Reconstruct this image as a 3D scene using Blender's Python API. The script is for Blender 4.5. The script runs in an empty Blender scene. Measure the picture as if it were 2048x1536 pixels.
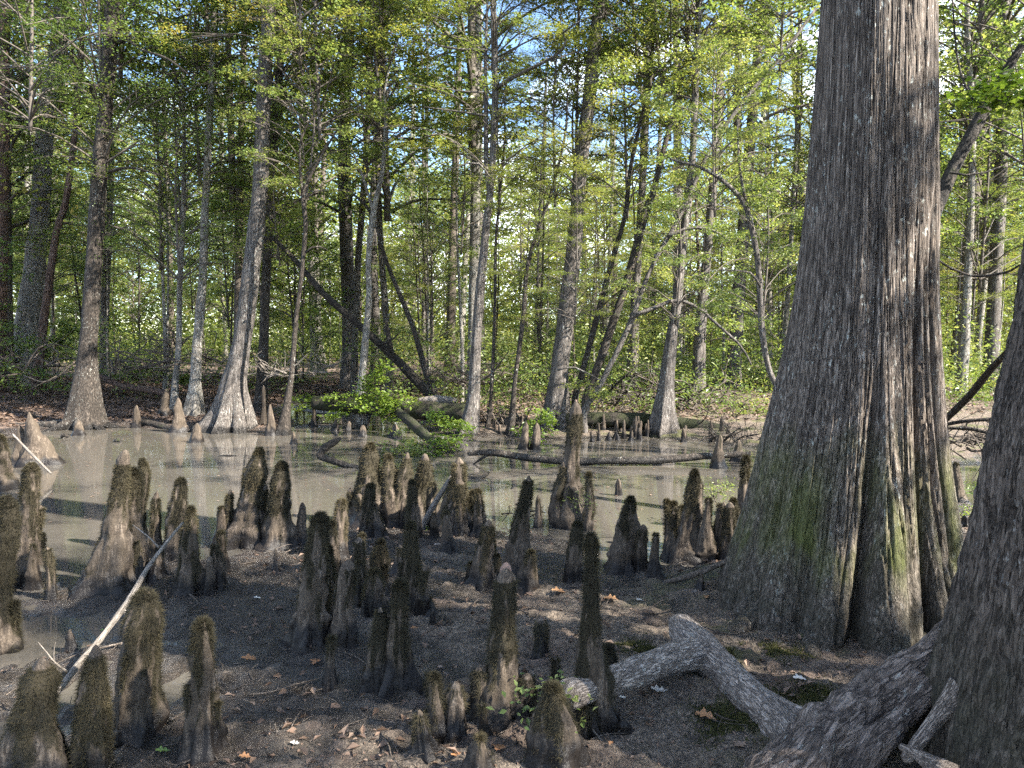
import bpy, math, random
import numpy as np
from mathutils import Vector
rad = np.deg2rad
random.seed(7)
RNG = np.random.default_rng(7)
SC = bpy.context.scene
COL = SC.collection

# ------------------------------------------------------------------ camera, world, sun, exposure
FPX, CAMZ, HZ = 1500.0, 1.6, 680.0            # focal length in pixels of the 2048 px photo, eye height, horizon row
PITCH = math.atan((768 - HZ) / FPX)
cd = bpy.data.cameras.new('camera'); cam = bpy.data.objects.new('camera', cd); COL.objects.link(cam)
cam.location = (0, 0, CAMZ); cam.rotation_euler = (float(rad(90)) - PITCH, 0, 0)
cd.sensor_width = 36; cd.lens = 36 * FPX / 2048; cd.clip_start = 0.05; cd.clip_end = 1200
SC.camera = cam
SUN_AZ, SUN_EL = rad(114), rad(40)             # azimuth clockwise from +Y: behind the camera to the right
SDIR = Vector((math.sin(SUN_AZ) * math.cos(SUN_EL), math.cos(SUN_AZ) * math.cos(SUN_EL), math.sin(SUN_EL)))
W = bpy.data.worlds.new('World'); SC.world = W; W.use_nodes = True
nt = W.node_tree; nt.nodes.clear()
sky = nt.nodes.new('ShaderNodeTexSky'); sky.sky_type = 'NISHITA'; sky.sun_disc = False
sky.sun_elevation = SUN_EL; sky.sun_rotation = SUN_AZ; sky.air_density = 1.0; sky.dust_density = 0.15; sky.ozone_density = 3.6
tc = nt.nodes.new('ShaderNodeTexCoord')
cn = nt.nodes.new('ShaderNodeTexNoise'); cn.inputs['Scale'].default_value = 3.6; cn.inputs['Detail'].default_value = 7; cn.inputs['Roughness'].default_value = 0.6
cm = nt.nodes.new('ShaderNodeMapping'); cm.inputs['Scale'].default_value = (1, 1, 2.2); cm.inputs['Location'].default_value = (0.3, 0.2, 0.45)
nt.links.new(tc.outputs['Generated'], cm.inputs['Vector']); nt.links.new(cm.outputs['Vector'], cn.inputs['Vector'])
cr = nt.nodes.new('ShaderNodeValToRGB'); cr.color_ramp.elements[0].position = 0.53; cr.color_ramp.elements[1].position = 0.66
nt.links.new(cn.outputs['Fac'], cr.inputs['Fac'])
cmix = nt.nodes.new('ShaderNodeMixRGB'); cmix.inputs['Color2'].default_value = (11, 11.3, 12, 1)
bg = nt.nodes.new('ShaderNodeBackground'); bg.inputs['Strength'].default_value = 0.0880
wo = nt.nodes.new('ShaderNodeOutputWorld')
nt.links.new(cr.outputs['Color'], cmix.inputs['Fac']); nt.links.new(sky.outputs['Color'], cmix.inputs['Color1'])
nt.links.new(cmix.outputs['Color'], bg.inputs['Color']); nt.links.new(bg.outputs['Background'], wo.inputs['Surface'])
sl = bpy.data.lights.new('sun', 'SUN'); sl.energy = 5.0; sl.angle = rad(0.5); sl.color = (1.0, 0.94, 0.84)
so = bpy.data.objects.new('sun', sl); COL.objects.link(so); so.location = (20, -20, 30)
so.rotation_euler = SDIR.to_track_quat('Z', 'Y').to_euler()
SC.view_settings.view_transform = 'Standard'; SC.view_settings.look = 'None'
SC.view_settings.exposure = 2.6; SC.view_settings.gamma = 1.0
SC.render.engine = 'CYCLES'
cy = SC.cycles
cy.max_bounces = 7; cy.diffuse_bounces = 4; cy.glossy_bounces = 2; cy.transmission_bounces = 4; cy.transparent_max_bounces = 4
cy.use_denoising = False; cy.caustics_reflective = False; cy.caustics_refractive = False; cy.sample_clamp_indirect = 5
cy.use_adaptive_sampling = True; cy.adaptive_threshold = 0.02

# ------------------------------------------------------------------ pixels of the photo -> places in the world
CP, SP = math.cos(PITCH), math.sin(PITCH)
def ray(px, py):
    a, b = (px - 1024) / FPX, (768 - py) / FPX
    return (a, CP + b * SP, -SP + b * CP)
def G(px, py, z=0.0):                          # point on the level z seen at that pixel
    d = ray(px, py); t = (z - CAMZ) / d[2]
    return np.array((d[0] * t, d[1] * t, z))
def AT(px, py, Y):                             # point at distance Y
    d = ray(px, py); t = Y / d[1]
    return np.array((d[0] * t, Y, CAMZ + d[2] * t))
def YG(py, z=0.0): return G(1024, py, z)[1]

# ------------------------------------------------------------------ noise
def _hash(ix, iy, iz, s):
    n = (ix * 73856093) ^ (iy * 19349663) ^ (iz * 83492791) ^ (s * 2654435)
    n = n & 0x7fffffff
    n = ((n ^ (n >> 13)) * 1274126177) & 0x7fffffff
    n = n ^ (n >> 16)
    return (n & 0xffff) / 65535.0
def vnoise(x, y, z, s=0):
    x, y, z = np.broadcast_arrays(np.asarray(x, float), np.asarray(y, float), np.asarray(z, float))
    ix, iy, iz = np.floor(x).astype(np.int64), np.floor(y).astype(np.int64), np.floor(z).astype(np.int64)
    fx, fy, fz = x - ix, y - iy, z - iz
    fx, fy, fz = fx*fx*(3-2*fx), fy*fy*(3-2*fy), fz*fz*(3-2*fz)
    r = 0
    for a in (0, 1):
        for b in (0, 1):
            for c in (0, 1):
                w = (fx if a else 1-fx) * (fy if b else 1-fy) * (fz if c else 1-fz)
                r = r + w * _hash(ix+a, iy+b, iz+c, s)
    return r * 2 - 1
def fbm(x, y, z, s=0, oct=4, g=0.5):
    r, a, f = 0, 1.0, 1.0
    for i in range(oct):
        r = r + a * vnoise(np.asarray(x)*f, np.asarray(y)*f, np.asarray(z)*f, s + i*17); a *= g; f *= 2.03
    return r

# ------------------------------------------------------------------ mesh building
GRAINED = {'grey fallen limb bark', 'furrowed root bark', 'bleached stick', 'weathered split root'}
class MB:
    def __init__(self): self.v = []; self.f = []; self.n = 0; self.attr = []; self.gr = []
    def add(self, v, f, attr=None, gr=None):
        v = np.asarray(v, float).reshape(-1, 3); f = np.asarray(f, np.int64)
        self.v.append(v); self.f.append(f + self.n); self.n += len(v)
        self.gr.append(v[-len(v):]*0 + v if gr is None else gr)
        self.attr.append(np.zeros(len(v)) if attr is None else np.broadcast_to(attr, (len(v),)))
    def mesh(self, name, mat, smooth=True, attr=False):
        me = bpy.data.meshes.new(name)
        v = np.concatenate(self.v)
        me.vertices.add(len(v)); me.vertices.foreach_set('co', v.ravel())
        loops = np.concatenate([f.ravel() for f in self.f])
        sizes = np.concatenate([np.full(len(f), f.shape[1]) for f in self.f])
        starts = np.concatenate([[0], np.cumsum(sizes)[:-1]])
        me.loops.add(len(loops)); me.loops.foreach_set('vertex_index', loops)
        me.polygons.add(len(sizes)); me.polygons.foreach_set('loop_start', starts)
        me.polygons.foreach_set('loop_total', sizes)
        me.polygons.foreach_set('use_smooth', np.full(len(sizes), smooth))
        if attr:
            a = me.attributes.new('moss', 'FLOAT', 'POINT'); a.data.foreach_set('value', np.concatenate(self.attr))
        if mat.name in GRAINED:
            a = me.attributes.new('grain', 'FLOAT_VECTOR', 'POINT'); a.data.foreach_set('vector', np.concatenate(self.gr).ravel())
        me.materials.append(mat); me.update(calc_edges=True)
        return me
    def build(self, name, mat, parent=None, smooth=True, attr=False):
        me = self.mesh(name, mat, smooth, attr)
        return link(name, me, parent)
def link(name, me, parent=None):
    o = bpy.data.objects.new(name, me); COL.objects.link(o)
    if parent: o.parent = parent
    return o
def empty(name, loc=(0, 0, 0)):
    o = bpy.data.objects.new(name, None); COL.objects.link(o); o.location = loc; o.empty_display_size = 0.1
    return o
def tag(o, label=None, cat=None, group=None, kind=None):
    if label: o['label'] = label
    if cat: o['category'] = cat
    if group: o['group'] = group
    if kind: o['kind'] = kind
    return o
def spline(P, n):
    P = np.asarray(P, float); k = len(P)
    if k == 2: return P[0] + (P[1]-P[0]) * np.linspace(0, 1, n)[:, None]
    t = np.linspace(0, k-1, n); i = np.minimum(t.astype(int), k-2); u = (t-i)[:, None]
    Q = np.vstack([2*P[0]-P[1], P, 2*P[-1]-P[-2]])
    a, b, c, d = Q[i], Q[i+1], Q[i+2], Q[i+3]
    return 0.5*((2*b)+(-a+c)*u+(2*a-5*b+4*c-d)*u*u+(-a+3*b-3*c+d)*u**3)
def tube_arrays(P, segs=10, rings=None, lump=0.06, freq=6.0, seed=0, flute=None, cap=True, furrow=0.0):
    """P rows x,y,z,r -> verts, quads, plus per-vertex (theta, ring) for further use"""
    P = np.asarray(P, float)
    if rings is None:
        L = np.sum(np.linalg.norm(np.diff(P[:, :3], axis=0), axis=1)); rings = int(max(4, min(60, L / 0.25 + 3)))
    S = spline(P, rings); c, r = S[:, :3], np.maximum(S[:, 3], 0.0008)
    T = np.gradient(c, axis=0); T /= np.linalg.norm(T, axis=1)[:, None] + 1e-9
    ref = np.array((1.0, 0.03, 0.02)) if abs(T[:, 0]).mean() < 0.75 else np.array((0.02, 0.03, 1.0))
    U = np.cross(T, ref); U /= np.linalg.norm(U, axis=1)[:, None] + 1e-9
    V = np.cross(T, U)
    th = np.linspace(0, 2*math.pi, segs, endpoint=False)
    ct, st = np.cos(th)[None, :, None], np.sin(th)[None, :, None]
    D = U[:, None]*ct + V[:, None]*st
    rr = r[:, None] * np.ones((1, segs))
    if lump:
        q = c[:, None] + D * rr[..., None]
        rr = rr * (1 + lump * fbm(q[..., 0]*freq, q[..., 1]*freq, q[..., 2]*freq*0.5, seed, 3))
    if furrow:
        sl = np.concatenate([[0], np.cumsum(np.linalg.norm(np.diff(c, axis=0), axis=1))])[:, None]
        k1 = fbm(np.cos(th)[None, :]*7, np.sin(th)[None, :]*7, sl*7, seed+3, 3); k2 = fbm(np.cos(th)[None, :]*16, np.sin(th)[None, :]*16, sl*16, seed+5, 2)
        rr = rr * (1 - furrow*np.exp(-(k1/.13)**2) - furrow*.5*np.exp(-(k2/.14)**2) + furrow*.35*k2)
    if flute is not None: rr = rr * flute(th[None, :], c[:, None, 2], D)
    v = c[:, None] + D * rr[..., None]
    n = rings
    s_ = np.concatenate([[0], np.cumsum(np.linalg.norm(np.diff(c, axis=0), axis=1))])[:, None] + np.zeros((1, segs))
    gr = np.stack([np.cos(th)[None, :]*r[:, None], np.sin(th)[None, :]*r[:, None], s_ + seed*.37], -1).reshape(-1, 3)
    i = np.arange(n-1)[:, None]; j = np.arange(segs)[None, :]; j2 = (j+1) % segs
    F = np.stack([i*segs+j, i*segs+j2, (i+1)*segs+j2, (i+1)*segs+j], -1).reshape(-1, 4)
    v = v.reshape(-1, 3)
    if cap:
        v = np.vstack([v, c[0] - T[0]*r[0]*0.2, c[-1] + T[-1]*r[-1]*0.5]); a, b = len(v)-2, len(v)-1
        jj = np.arange(segs); k2 = (jj+1) % segs
        F1 = np.stack([np.full(segs, a), k2, jj, jj], -1)[:, :3]
        F2 = np.stack([np.full(segs, b), (n-1)*segs+jj, (n-1)*segs+k2], -1)
        gr = np.vstack([gr, gr[0], gr[-1]])
        return v, [F, F1, F2], gr
    return v, [F], gr
def add_tube(mb, P, **k):
    v, FS, gr = tube_arrays(P, **k)
    base = mb.n
    mb.add(v, FS[0], gr=gr)
    for f in FS[1:]: mb.f.append(f + base)

# ------------------------------------------------------------------ materials
def newmat(name):
    m = bpy.data.materials.new(name); m.use_nodes = True; n = m.node_tree; n.nodes.clear()
    out = n.nodes.new('ShaderNodeOutputMaterial'); p = n.nodes.new('ShaderNodeBsdfPrincipled')
    n.links.new(p.outputs[0], out.inputs[0]); return m, n, p, out
def N(n, t, **kw):
    o = n.nodes.new('ShaderNode' + t)
    for k, v in kw.items():
        if k in o.inputs: o.inputs[k].default_value = v
        else: setattr(o, k, v)
    return o
def noise(n, vec, scale, detail=5, rough=0.55, dist=0.0):
    o = N(n, 'TexNoise', Scale=scale, Detail=detail, Roughness=rough, Distortion=dist); n.links.new(vec, o.inputs['Vector']); return o.outputs['Fac']
def ramp(n, fac, stops, interp='LINEAR'):
    o = n.nodes.new('ShaderNodeValToRGB'); e = o.color_ramp.elements; o.color_ramp.interpolation = interp
    while len(e) < len(stops): e.new(0.5)
    for i, (p, c) in enumerate(stops):
        e[i].position = p; e[i].color = (c, c, c, 1) if isinstance(c, (int, float)) else (*c, 1)
    n.links.new(fac, o.inputs['Fac']); return o.outputs['Color']
def mix(n, fac, a, b, mode='MIX'):
    o = n.nodes.new('ShaderNodeMixRGB'); o.blend_type = mode
    for s, i in ((fac, 0), (a, 1), (b, 2)):
        if isinstance(s, (int, float)): o.inputs[i].default_value = s if i == 0 else (s, s, s, 1)
        elif isinstance(s, tuple): o.inputs[i].default_value = (*s, 1)
        else: n.links.new(s, o.inputs[i])
    return o.outputs[0]
def mth(n, op, a, b=0.0, clamp=False):
    o = n.nodes.new('ShaderNodeMath'); o.operation = op; o.use_clamp = clamp
    for s, i in ((a, 0), (b, 1)):
        if isinstance(s, (int, float)): o.inputs[i].default_value = s
        else: n.links.new(s, o.inputs[i])
    return o.outputs[0]
def scaled(n, vec, s):
    o = n.nodes.new('ShaderNodeMapping'); o.inputs['Scale'].default_value = s; n.links.new(vec, o.inputs['Vector']); return o.outputs[0]
def bump(n, p, h, strength, dist):
    b = N(n, 'Bump', Strength=strength, Distance=dist); n.links.new(h, b.inputs['Height']); n.links.new(b.outputs[0], p.inputs['Normal'])

def bark(name, dark, mid, light, stretch=(26, 26, 2.6), lichen=0.0, lcol=(0.5, 0.52, 0.47), bd=0.012, wet=0.10, moss=0.0, mcol=(0.035, 0.05, 0.012), band=None, zk=1.6, soft=0.0, foot=0.0):
    """fissured bark; wet = height to which the flood stain reaches"""
    m, n, p, out = newmat(name)
    g = N(n, 'NewGeometry').outputs['Position'] if name not in GRAINED else N(n, 'Attribute', attribute_name='grain').outputs['Vector']
    v = scaled(n, g, stretch)
    a = noise(n, v, 1.0, 4, 0.6, 0.25)
    b = noise(n, g, 3.0, 4, 0.6)
    c = noise(n, scaled(n, g, (stretch[0]*2.7, stretch[1]*2.7, stretch[2]*zk)), 1.0, 3, 0.65)
    cr1 = ramp(n, mth(n, 'ABSOLUTE', mth(n, 'SUBTRACT', a, 0.5)), [(0.0, 0.0), (0.045, 1.0)])
    cr2 = ramp(n, mth(n, 'ABSOLUTE', mth(n, 'SUBTRACT', c, 0.5)), [(0.0, 0.25 + soft), (0.05, 1.0)])
    crack = mth(n, 'MULTIPLY', cr1, cr2)
    tone = mix(n, 0.5, c, noise(n, scaled(n, g, (stretch[0]*1.6, stretch[1]*1.6, stretch[2]*zk*1.3)), 1.0, 5, 0.7))
    col = ramp(n, tone, [(0.34, tuple(x*0.55 for x in mid)), (0.5, mid), (0.64, light)])
    col = mix(n, ramp(n, b, [(0.38, 0.0), (0.68, 0.6)]), col, tuple(x*0.6 for x in mid))
    col = mix(n, crack, dark, col)
    h = mth(n, 'ADD', mth(n, 'MULTIPLY', crack, 0.6), mth(n, 'MULTIPLY', tone, 0.7))
    if lichen:
        l = noise(n, scaled(n, g, (46, 46, 20)), 1.0, 4, 0.7)
        l2 = noise(n, g, 1.7, 3, 0.5)
        f = mth(n, 'MULTIPLY', ramp(n, l, [(0.63 - 0.07*lichen, 0.0), (0.67 - 0.07*lichen, 0.75)]), ramp(n, l2, [(0.42, 0.0), (0.6, 1.0)]))
        col = mix(n, f, col, lcol)
    z = N(n, 'SeparateXYZ'); n.links.new(g, z.inputs[0]); zz = z.outputs['Z']
    nz = mth(n, 'MULTIPLY', mth(n, 'SUBTRACT', noise(n, scaled(n, g, (7, 7, 2.2)), 1.0, 4), 0.5), 0.55)
    if band:   # green algae band on the flood line: (z0, z1, colour, strength)
        zn = mth(n, 'ADD', zz, nz)
        f = mth(n, 'MULTIPLY', ramp(n, mth(n, 'DIVIDE', mth(n, 'SUBTRACT', zn, band[0]), band[1]-band[0]), [(0.0, 0.0), (0.22, 1.0), (0.62, 0.75), (1.0, 0.0)]),
                ramp(n, noise(n, scaled(n, g, (5, 5, 1.0)), 1.0, 4), [(0.40, 0.1), (0.58, 1.0)]))
        f = mth(n, 'MULTIPLY', f, band[3])
        col = mix(n, f, col, mix(n, a, tuple(x*0.35 for x in band[2]), band[2]))
    if moss:
        mm = noise(n, g, 5.0, 5, 0.65)
        f = ramp(n, mth(n, 'ADD', mm, moss - 0.5), [(0.42, 0.0), (0.55, 0.95)])
        col = mix(n, f, col, mix(n, noise(n, g, 90.0, 3), tuple(x*0.5 for x in mcol), tuple(x*1.5 for x in mcol)))
    if foot:
        zn = mth(n, 'ADD', zz, mth(n, 'MULTIPLY', nz, 0.9))
        f = mth(n, 'MULTIPLY', ramp(n, mth(n, 'DIVIDE', zn, foot), [(0.45, 0.82), (1.0, 0.0)]), ramp(n, noise(n, g, 9.0, 5, 0.7), [(0.38, 0.45), (0.56, 1.0)]))
        col = mix(n, f, col, mix(n, noise(n, g, 110.0, 3, 0.7), (0.008, 0.008, 0.005), (0.062, 0.055, 0.034)))
    rough = 0.85
    if wet:
        zn = mth(n, 'ADD', zz, mth(n, 'MULTIPLY', nz, 0.35))
        f = ramp(n, mth(n, 'DIVIDE', zn, wet), [(0.55, 1.0), (1.0, 0.0)])
        col = mix(n, mth(n, 'MULTIPLY', f, 0.88), col, (0.010, 0.009, 0.008))
        r = mix(n, f, 0.85, 0.42); n.links.new(r, p.inputs['Roughness'])
    else: p.inputs['Roughness'].default_value = rough
    n.links.new(col, p.inputs['Base Color']); p.inputs['Specular IOR Level'].default_value = 0.3
    bump(n, p, mth(n, 'ADD', h, mth(n, 'MULTIPLY', noise(n, g, 60.0, 4, 0.75), 0.3)), 1.0, bd*1.5)
    return m

def leafmat(name, cols, trans=0.38, scale=0.5, rough=0.45):
    """cols: list of leaf colours picked leaf by leaf; large noise shifts the clumps"""
    m, n, p, out = newmat(name)
    g = N(n, 'NewGeometry')
    ri = g.outputs['Random Per Island']
    oi = N(n, 'ObjectInfo').outputs['Random']
    big = noise(n, g.outputs['Position'], scale, 2)
    f = mth(n, 'ADD', mth(n, 'ADD', mth(n, 'MULTIPLY', ri, 0.42), mth(n, 'MULTIPLY', oi, 0.22)), mth(n, 'SUBTRACT', big, 0.30), True)
    k = len(cols)
    col = ramp(n, f, [(0.12 + 0.76*i/(k-1), c) for i, c in enumerate(cols)])
    n.links.new(col, p.inputs['Base Color']); p.inputs['Roughness'].default_value = rough; p.inputs['Specular IOR Level'].default_value = 0.45
    t = N(n, 'BsdfTranslucent'); n.links.new(mix(n, 0.5, col, mix(n, 1.0, col, (1.9, 1.7, 0.7), 'MULTIPLY')), t.inputs['Color'])
    ms = N(n, 'MixShader', Fac=trans); n.links.new(p.outputs[0], ms.inputs[1]); n.links.new(t.outputs[0], ms.inputs[2]); n.links.new(ms.outputs[0], out.inputs[0])
    return m
def plain(name, c, rough=0.8, var=0.3, scale=20, bd=0.0):
    m, n, p, out = newmat(name); g = N(n, 'NewGeometry').outputs['Position']
    a = noise(n, g, scale, 4)
    n.links.new(mix(n, a, tuple(x*(1-var) for x in c), tuple(x*(1+var) for x in c)), p.inputs['Base Color']); p.inputs['Roughness'].default_value = rough
    if bd: bump(n, p, a, 0.7, bd)
    return m

M = {}
M['cypress_big'] = bark('bark of the great cypress', (0.032, 0.024, 0.019), (0.158, 0.127, 0.103), (0.31, 0.262, 0.222), (40, 40, 0.9), lichen=0.45, bd=0.008, zk=0.9, soft=0.35, foot=0.55, wet=0,
                        band=(0.28, 1.15, (0.11, 0.125, 0.026), 0.95))
M['cypress'] = bark('cypress bark', (0.0400, 0.0336, 0.0288), (0.1520, 0.1320, 0.1160), (0.2880, 0.2560, 0.2320), (30, 30, 2.4), lichen=0.5, wet=0.13)
M['pale'] = bark('pale bark', (0.0800, 0.0720, 0.0600), (0.2640, 0.2400, 0.2080), (0.4160, 0.3840, 0.3440), (16, 16, 6), lichen=0.8, wet=0.12)
M['dark'] = bark('dark blocky bark', (0.0135, 0.0105, 0.0083), (0.0638, 0.0510, 0.0405), (0.1425, 0.1162, 0.0938), (22, 22, 8), lichen=0.5, wet=0.12)
M['red'] = bark('reddish bark', (0.0400, 0.0224, 0.0160), (0.1600, 0.1000, 0.0760), (0.2720, 0.1920, 0.1520), (22, 22, 4), lichen=0.3, wet=0.1)
M['edge'] = bark('scaly grey brown bark', (0.024, 0.018, 0.014), (0.11, 0.086, 0.07), (0.185, 0.152, 0.127), (20, 20, 4), lichen=0.35, lcol=(0.3, 0.29, 0.27), bd=0.012, wet=0, moss=0.30, mcol=(0.03, 0.027, 0.014), zk=1.5, soft=.4, foot=0.8)
M['dead'] = bark('wet dead wood', (0.008, 0.007, 0.006), (0.04, 0.032, 0.025), (0.12, 0.10, 0.08), (12, 12, 12), wet=0.05, moss=0.30)
M['log'] = bark('grey fallen limb bark', (0.065, 0.052, 0.043), (0.26, 0.22, 0.187), (0.42, 0.37, 0.325), (34, 34, 9), lichen=0.35, bd=0.005, wet=0)
M['rootbark'] = bark('furrowed root bark', (0.035, 0.026, 0.021), (0.15, 0.118, 0.098), (0.26, 0.215, 0.185), (22, 22, 5), lichen=0.2, bd=0.010, wet=0, soft=.3)
M['split'] = bark('weathered split root', (0.0560, 0.0440, 0.0360), (0.2160, 0.1760, 0.1480), (0.3360, 0.2880, 0.2480), (60, 60, 5), bd=0.005, wet=0)
M['mosslog'] = bark('mossy log bark', (0.0105, 0.0084, 0.0063), (0.0473, 0.0393, 0.0289), (0.1050, 0.0892, 0.0682), (10, 20, 20), moss=0.52, mcol=(0.03, 0.034, 0.012), wet=0.08)
M['stick'] = bark('bleached stick', (0.06, 0.05, 0.04), (0.22, 0.19, 0.16), (0.36, 0.32, 0.28), (90, 90, 7), bd=0.002, wet=0)
M['twig'] = bark('brown twig', (0.0375, 0.0300, 0.0225), (0.1125, 0.0900, 0.0713), (0.2250, 0.1875, 0.1575), (30, 30, 30), bd=0.003, wet=0)
M['limb'] = plain('limb bark', (0.075, 0.062, 0.05), 0.85, 0.5, 9)
M['limbpale'] = plain('pale limb bark', (0.19, 0.17, 0.14), 0.85, 0.4, 9)
M['leaf_dark'] = leafmat('dark broad leaf', [(0.0517, 0.0862, 0.0253), (0.0805, 0.1265, 0.0322), (0.1207, 0.1725, 0.0403), (0.1955, 0.2185, 0.0575)], .5, .5, .38)
M['leaf_mid'] = leafmat('green maple leaf', [(0.0483, 0.0862, 0.0262), (0.0914, 0.1380, 0.0378), (0.1613, 0.2070, 0.0611), (0.2795, 0.2875, 0.1090)], .5)
M['leaf_gold'] = leafmat('yellow green cypress leaf', [(0.0646, 0.1035, 0.0306), (0.1290, 0.1725, 0.0418), (0.2151, 0.2415, 0.0626), (0.3655, 0.3105, 0.0975)], .5)
M['leaf_lime'] = leafmat('lime shrub leaf', [(0.0519, 0.1000, 0.0120), (0.0959, 0.1590, 0.0190), (0.1470, 0.2100, 0.0290), (0.1918, 0.2340, 0.0420)], 0.4)
M['leaf_far'] = leafmat('distant leaf', [(0.06, 0.095, 0.02), (0.11, 0.155, 0.03), (0.18, 0.22, 0.045), (0.30, 0.27, 0.07)], .5, .25)
M['leaf_far2'] = leafmat('farthest leaf', [(0.08, 0.11, 0.04), (0.13, 0.17, 0.06), (0.20, 0.23, 0.08), (0.28, 0.27, 0.1)], .5, .2)
M['moss'] = leafmat('moss', [(0.0147, 0.0124, 0.0061), (0.0281, 0.0236, 0.0106), (0.0469, 0.0384, 0.0167), (0.0870, 0.0670, 0.0335)], 0.15, 8.0, 0.9)
M['litter'] = leafmat('leaf litter', [(0.0375, 0.0240, 0.0165), (0.0900, 0.0562, 0.0375), (0.1500, 0.0975, 0.0675), (0.2550, 0.1950, 0.1500)], 0.1, 2.0, 0.7)
M['orange'] = leafmat('fallen orange leaf', [(0.13, 0.06, 0.03), (0.24, 0.115, 0.05), (0.34, 0.19, 0.09)], 0.1, 3.0, 0.6)
M['greenleaf'] = leafmat('fallen green leaf', [(0.10, 0.16, 0.04), (0.16, 0.24, 0.06)], 0.2, 3.0, 0.5)
M['whiteleaf'] = leafmat('fallen pale leaf', [(0.42, 0.38, 0.33), (0.6, 0.57, 0.52)], 0.1, 3.0, 0.6)

def kneemat():
    m, n, p, out = newmat('knee wood')
    g = N(n, 'NewGeometry').outputs['Position']
    a = noise(n, scaled(n, g, (55, 55, 7)), 1.0, 5, 0.6, 0.3)
    b = noise(n, g, 7.0, 4, 0.6)
    oi = N(n, 'ObjectInfo').outputs['Random']
    crk = ramp(n, mth(n, 'ABSOLUTE', mth(n, 'SUBTRACT', a, 0.5)), [(0.0, 0.2), (0.05, 1.0)])
    sp = noise(n, g, 75, 4, 0.75)
    col = ramp(n, mix(n, 0.5, a, sp), [(0.38, (0.032, 0.024, 0.018)), (0.5, (0.095, 0.074, 0.056)), (0.63, (0.205, 0.165, 0.128))])
    col = mix(n, crk, (0.03, 0.024, 0.02), col)
    col = mix(n, ramp(n, b, [(0.4, 0.0), (0.62, 0.8)]), col, (0.07, 0.055, 0.04))
    at = N(n, 'Attribute', attribute_name='moss').outputs['Fac']
    mo = ramp(n, mth(n, 'ADD', at, mth(n, 'MULTIPLY', mth(n, 'SUBTRACT', noise(n, g, 30, 4, 0.7), 0.5), 0.9)), [(0.28, 0.0), (0.72, 1.0)])
    col = mix(n, mo, col, mix(n, noise(n, g, 160, 3), (0.010, 0.009, 0.006), (0.055, 0.045, 0.028)))
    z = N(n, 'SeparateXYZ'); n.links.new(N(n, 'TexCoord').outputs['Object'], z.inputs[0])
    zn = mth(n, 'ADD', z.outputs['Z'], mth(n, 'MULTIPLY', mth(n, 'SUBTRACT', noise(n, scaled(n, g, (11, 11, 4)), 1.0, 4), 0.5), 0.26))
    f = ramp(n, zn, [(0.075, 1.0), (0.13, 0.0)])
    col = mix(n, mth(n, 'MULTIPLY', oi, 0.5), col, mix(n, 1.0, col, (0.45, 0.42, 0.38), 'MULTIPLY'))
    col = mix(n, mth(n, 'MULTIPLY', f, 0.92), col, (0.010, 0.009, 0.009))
    n.links.new(col, p.inputs['Base Color']); n.links.new(mix(n, f, 0.85, 0.38), p.inputs['Roughness'])
    p.inputs['Specular IOR Level'].default_value = 0.2
    bump(n, p, mix(n, 0.5, a, noise(n, g, 70.0, 4, 0.7)), 0.9, 0.012)
    return m
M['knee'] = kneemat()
M['knee_red'] = plain('bare reddish wood', (0.165, 0.105, 0.08), 0.9, 0.4, 30, 0.004)

def mudmat():
    m, n, p, out = newmat('mud and leaf litter')
    g = N(n, 'NewGeometry').outputs['Position']
    z = N(n, 'SeparateXYZ'); n.links.new(g, z.inputs[0]); zz, yy = z.outputs['Z'], z.outputs['Y']
    a = noise(n, g, 42, 6, 0.72); b = noise(n, g, 2.2, 5, 0.6); c = noise(n, g, 130, 3, 0.7)
    col = ramp(n, mix(n, 0.45, a, c), [(0.39, (0.016, 0.012, 0.009)), (0.49, (0.095, 0.073, 0.052)), (0.59, (0.235, 0.185, 0.138))])
    v = N(n, 'TexVoronoi', Scale=26.0); n.links.new(g, v.inputs['Vector'])
    lit = ramp(n, N_sep(n, v.outputs['Color']), [(0.0, (0.03, 0.02, 0.015)), (0.5, (0.095, 0.058, 0.042)), (1.0, (0.20, 0.14, 0.105))])
    far = mth(n, 'MULTIPLY', ramp(n, mth(n, 'DIVIDE', yy, 20.0), [(0.45, 0.0), (0.62, 1.0)]), ramp(n, mth(n, 'ADD', mth(n, 'DIVIDE', z.outputs['X'], 20.0), 0.5), [(0.36, 0.85), (0.5, 0.12)]))
    f = mth(n, 'MAXIMUM', mth(n, 'MULTIPLY', ramp(n, b, [(0.5, 0.0), (0.62, 0.6)]), 1.0), far)
    col = mix(n, f, col, lit)
    mo = mth(n, 'MULTIPLY', ramp(n, noise(n, g, 2.6, 4, 0.6), [(0.52, 0.0), (0.60, 0.85)]), ramp(n, mth(n, 'DIVIDE', z.outputs['X'], 4.0), [(0.1, 0.0), (0.3, 1.0)]))
    col = mix(n, mo, col, mix(n, a, (0.025, 0.03, 0.008), (0.12, 0.12, 0.03)))
    wet = ramp(n, mth(n, 'ADD', zz, mth(n, 'SUBTRACT', mth(n, 'MULTIPLY', mth(n, 'SUBTRACT', noise(n, g, 5.0, 4), 0.5), 0.07), mth(n, 'MULTIPLY', ramp(n, mth(n, 'ADD', mth(n, 'DIVIDE', z.outputs['X'], 4.0), 0.5), [(0.30, 1.0), (0.56, 0.0)]), 0.03))), [(0.026, 1.0), (0.06, 0.0)])
    col = mix(n, mth(n, 'MULTIPLY', wet, 0.78), col, (0.013, 0.011, 0.009))
    n.links.new(col, p.inputs['Base Color']); n.links.new(mix(n, wet, 0.92, 0.33), p.inputs['Roughness'])
    bump(n, p, mix(n, 0.5, a, c), 1.0, 0.04)
    return m
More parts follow.
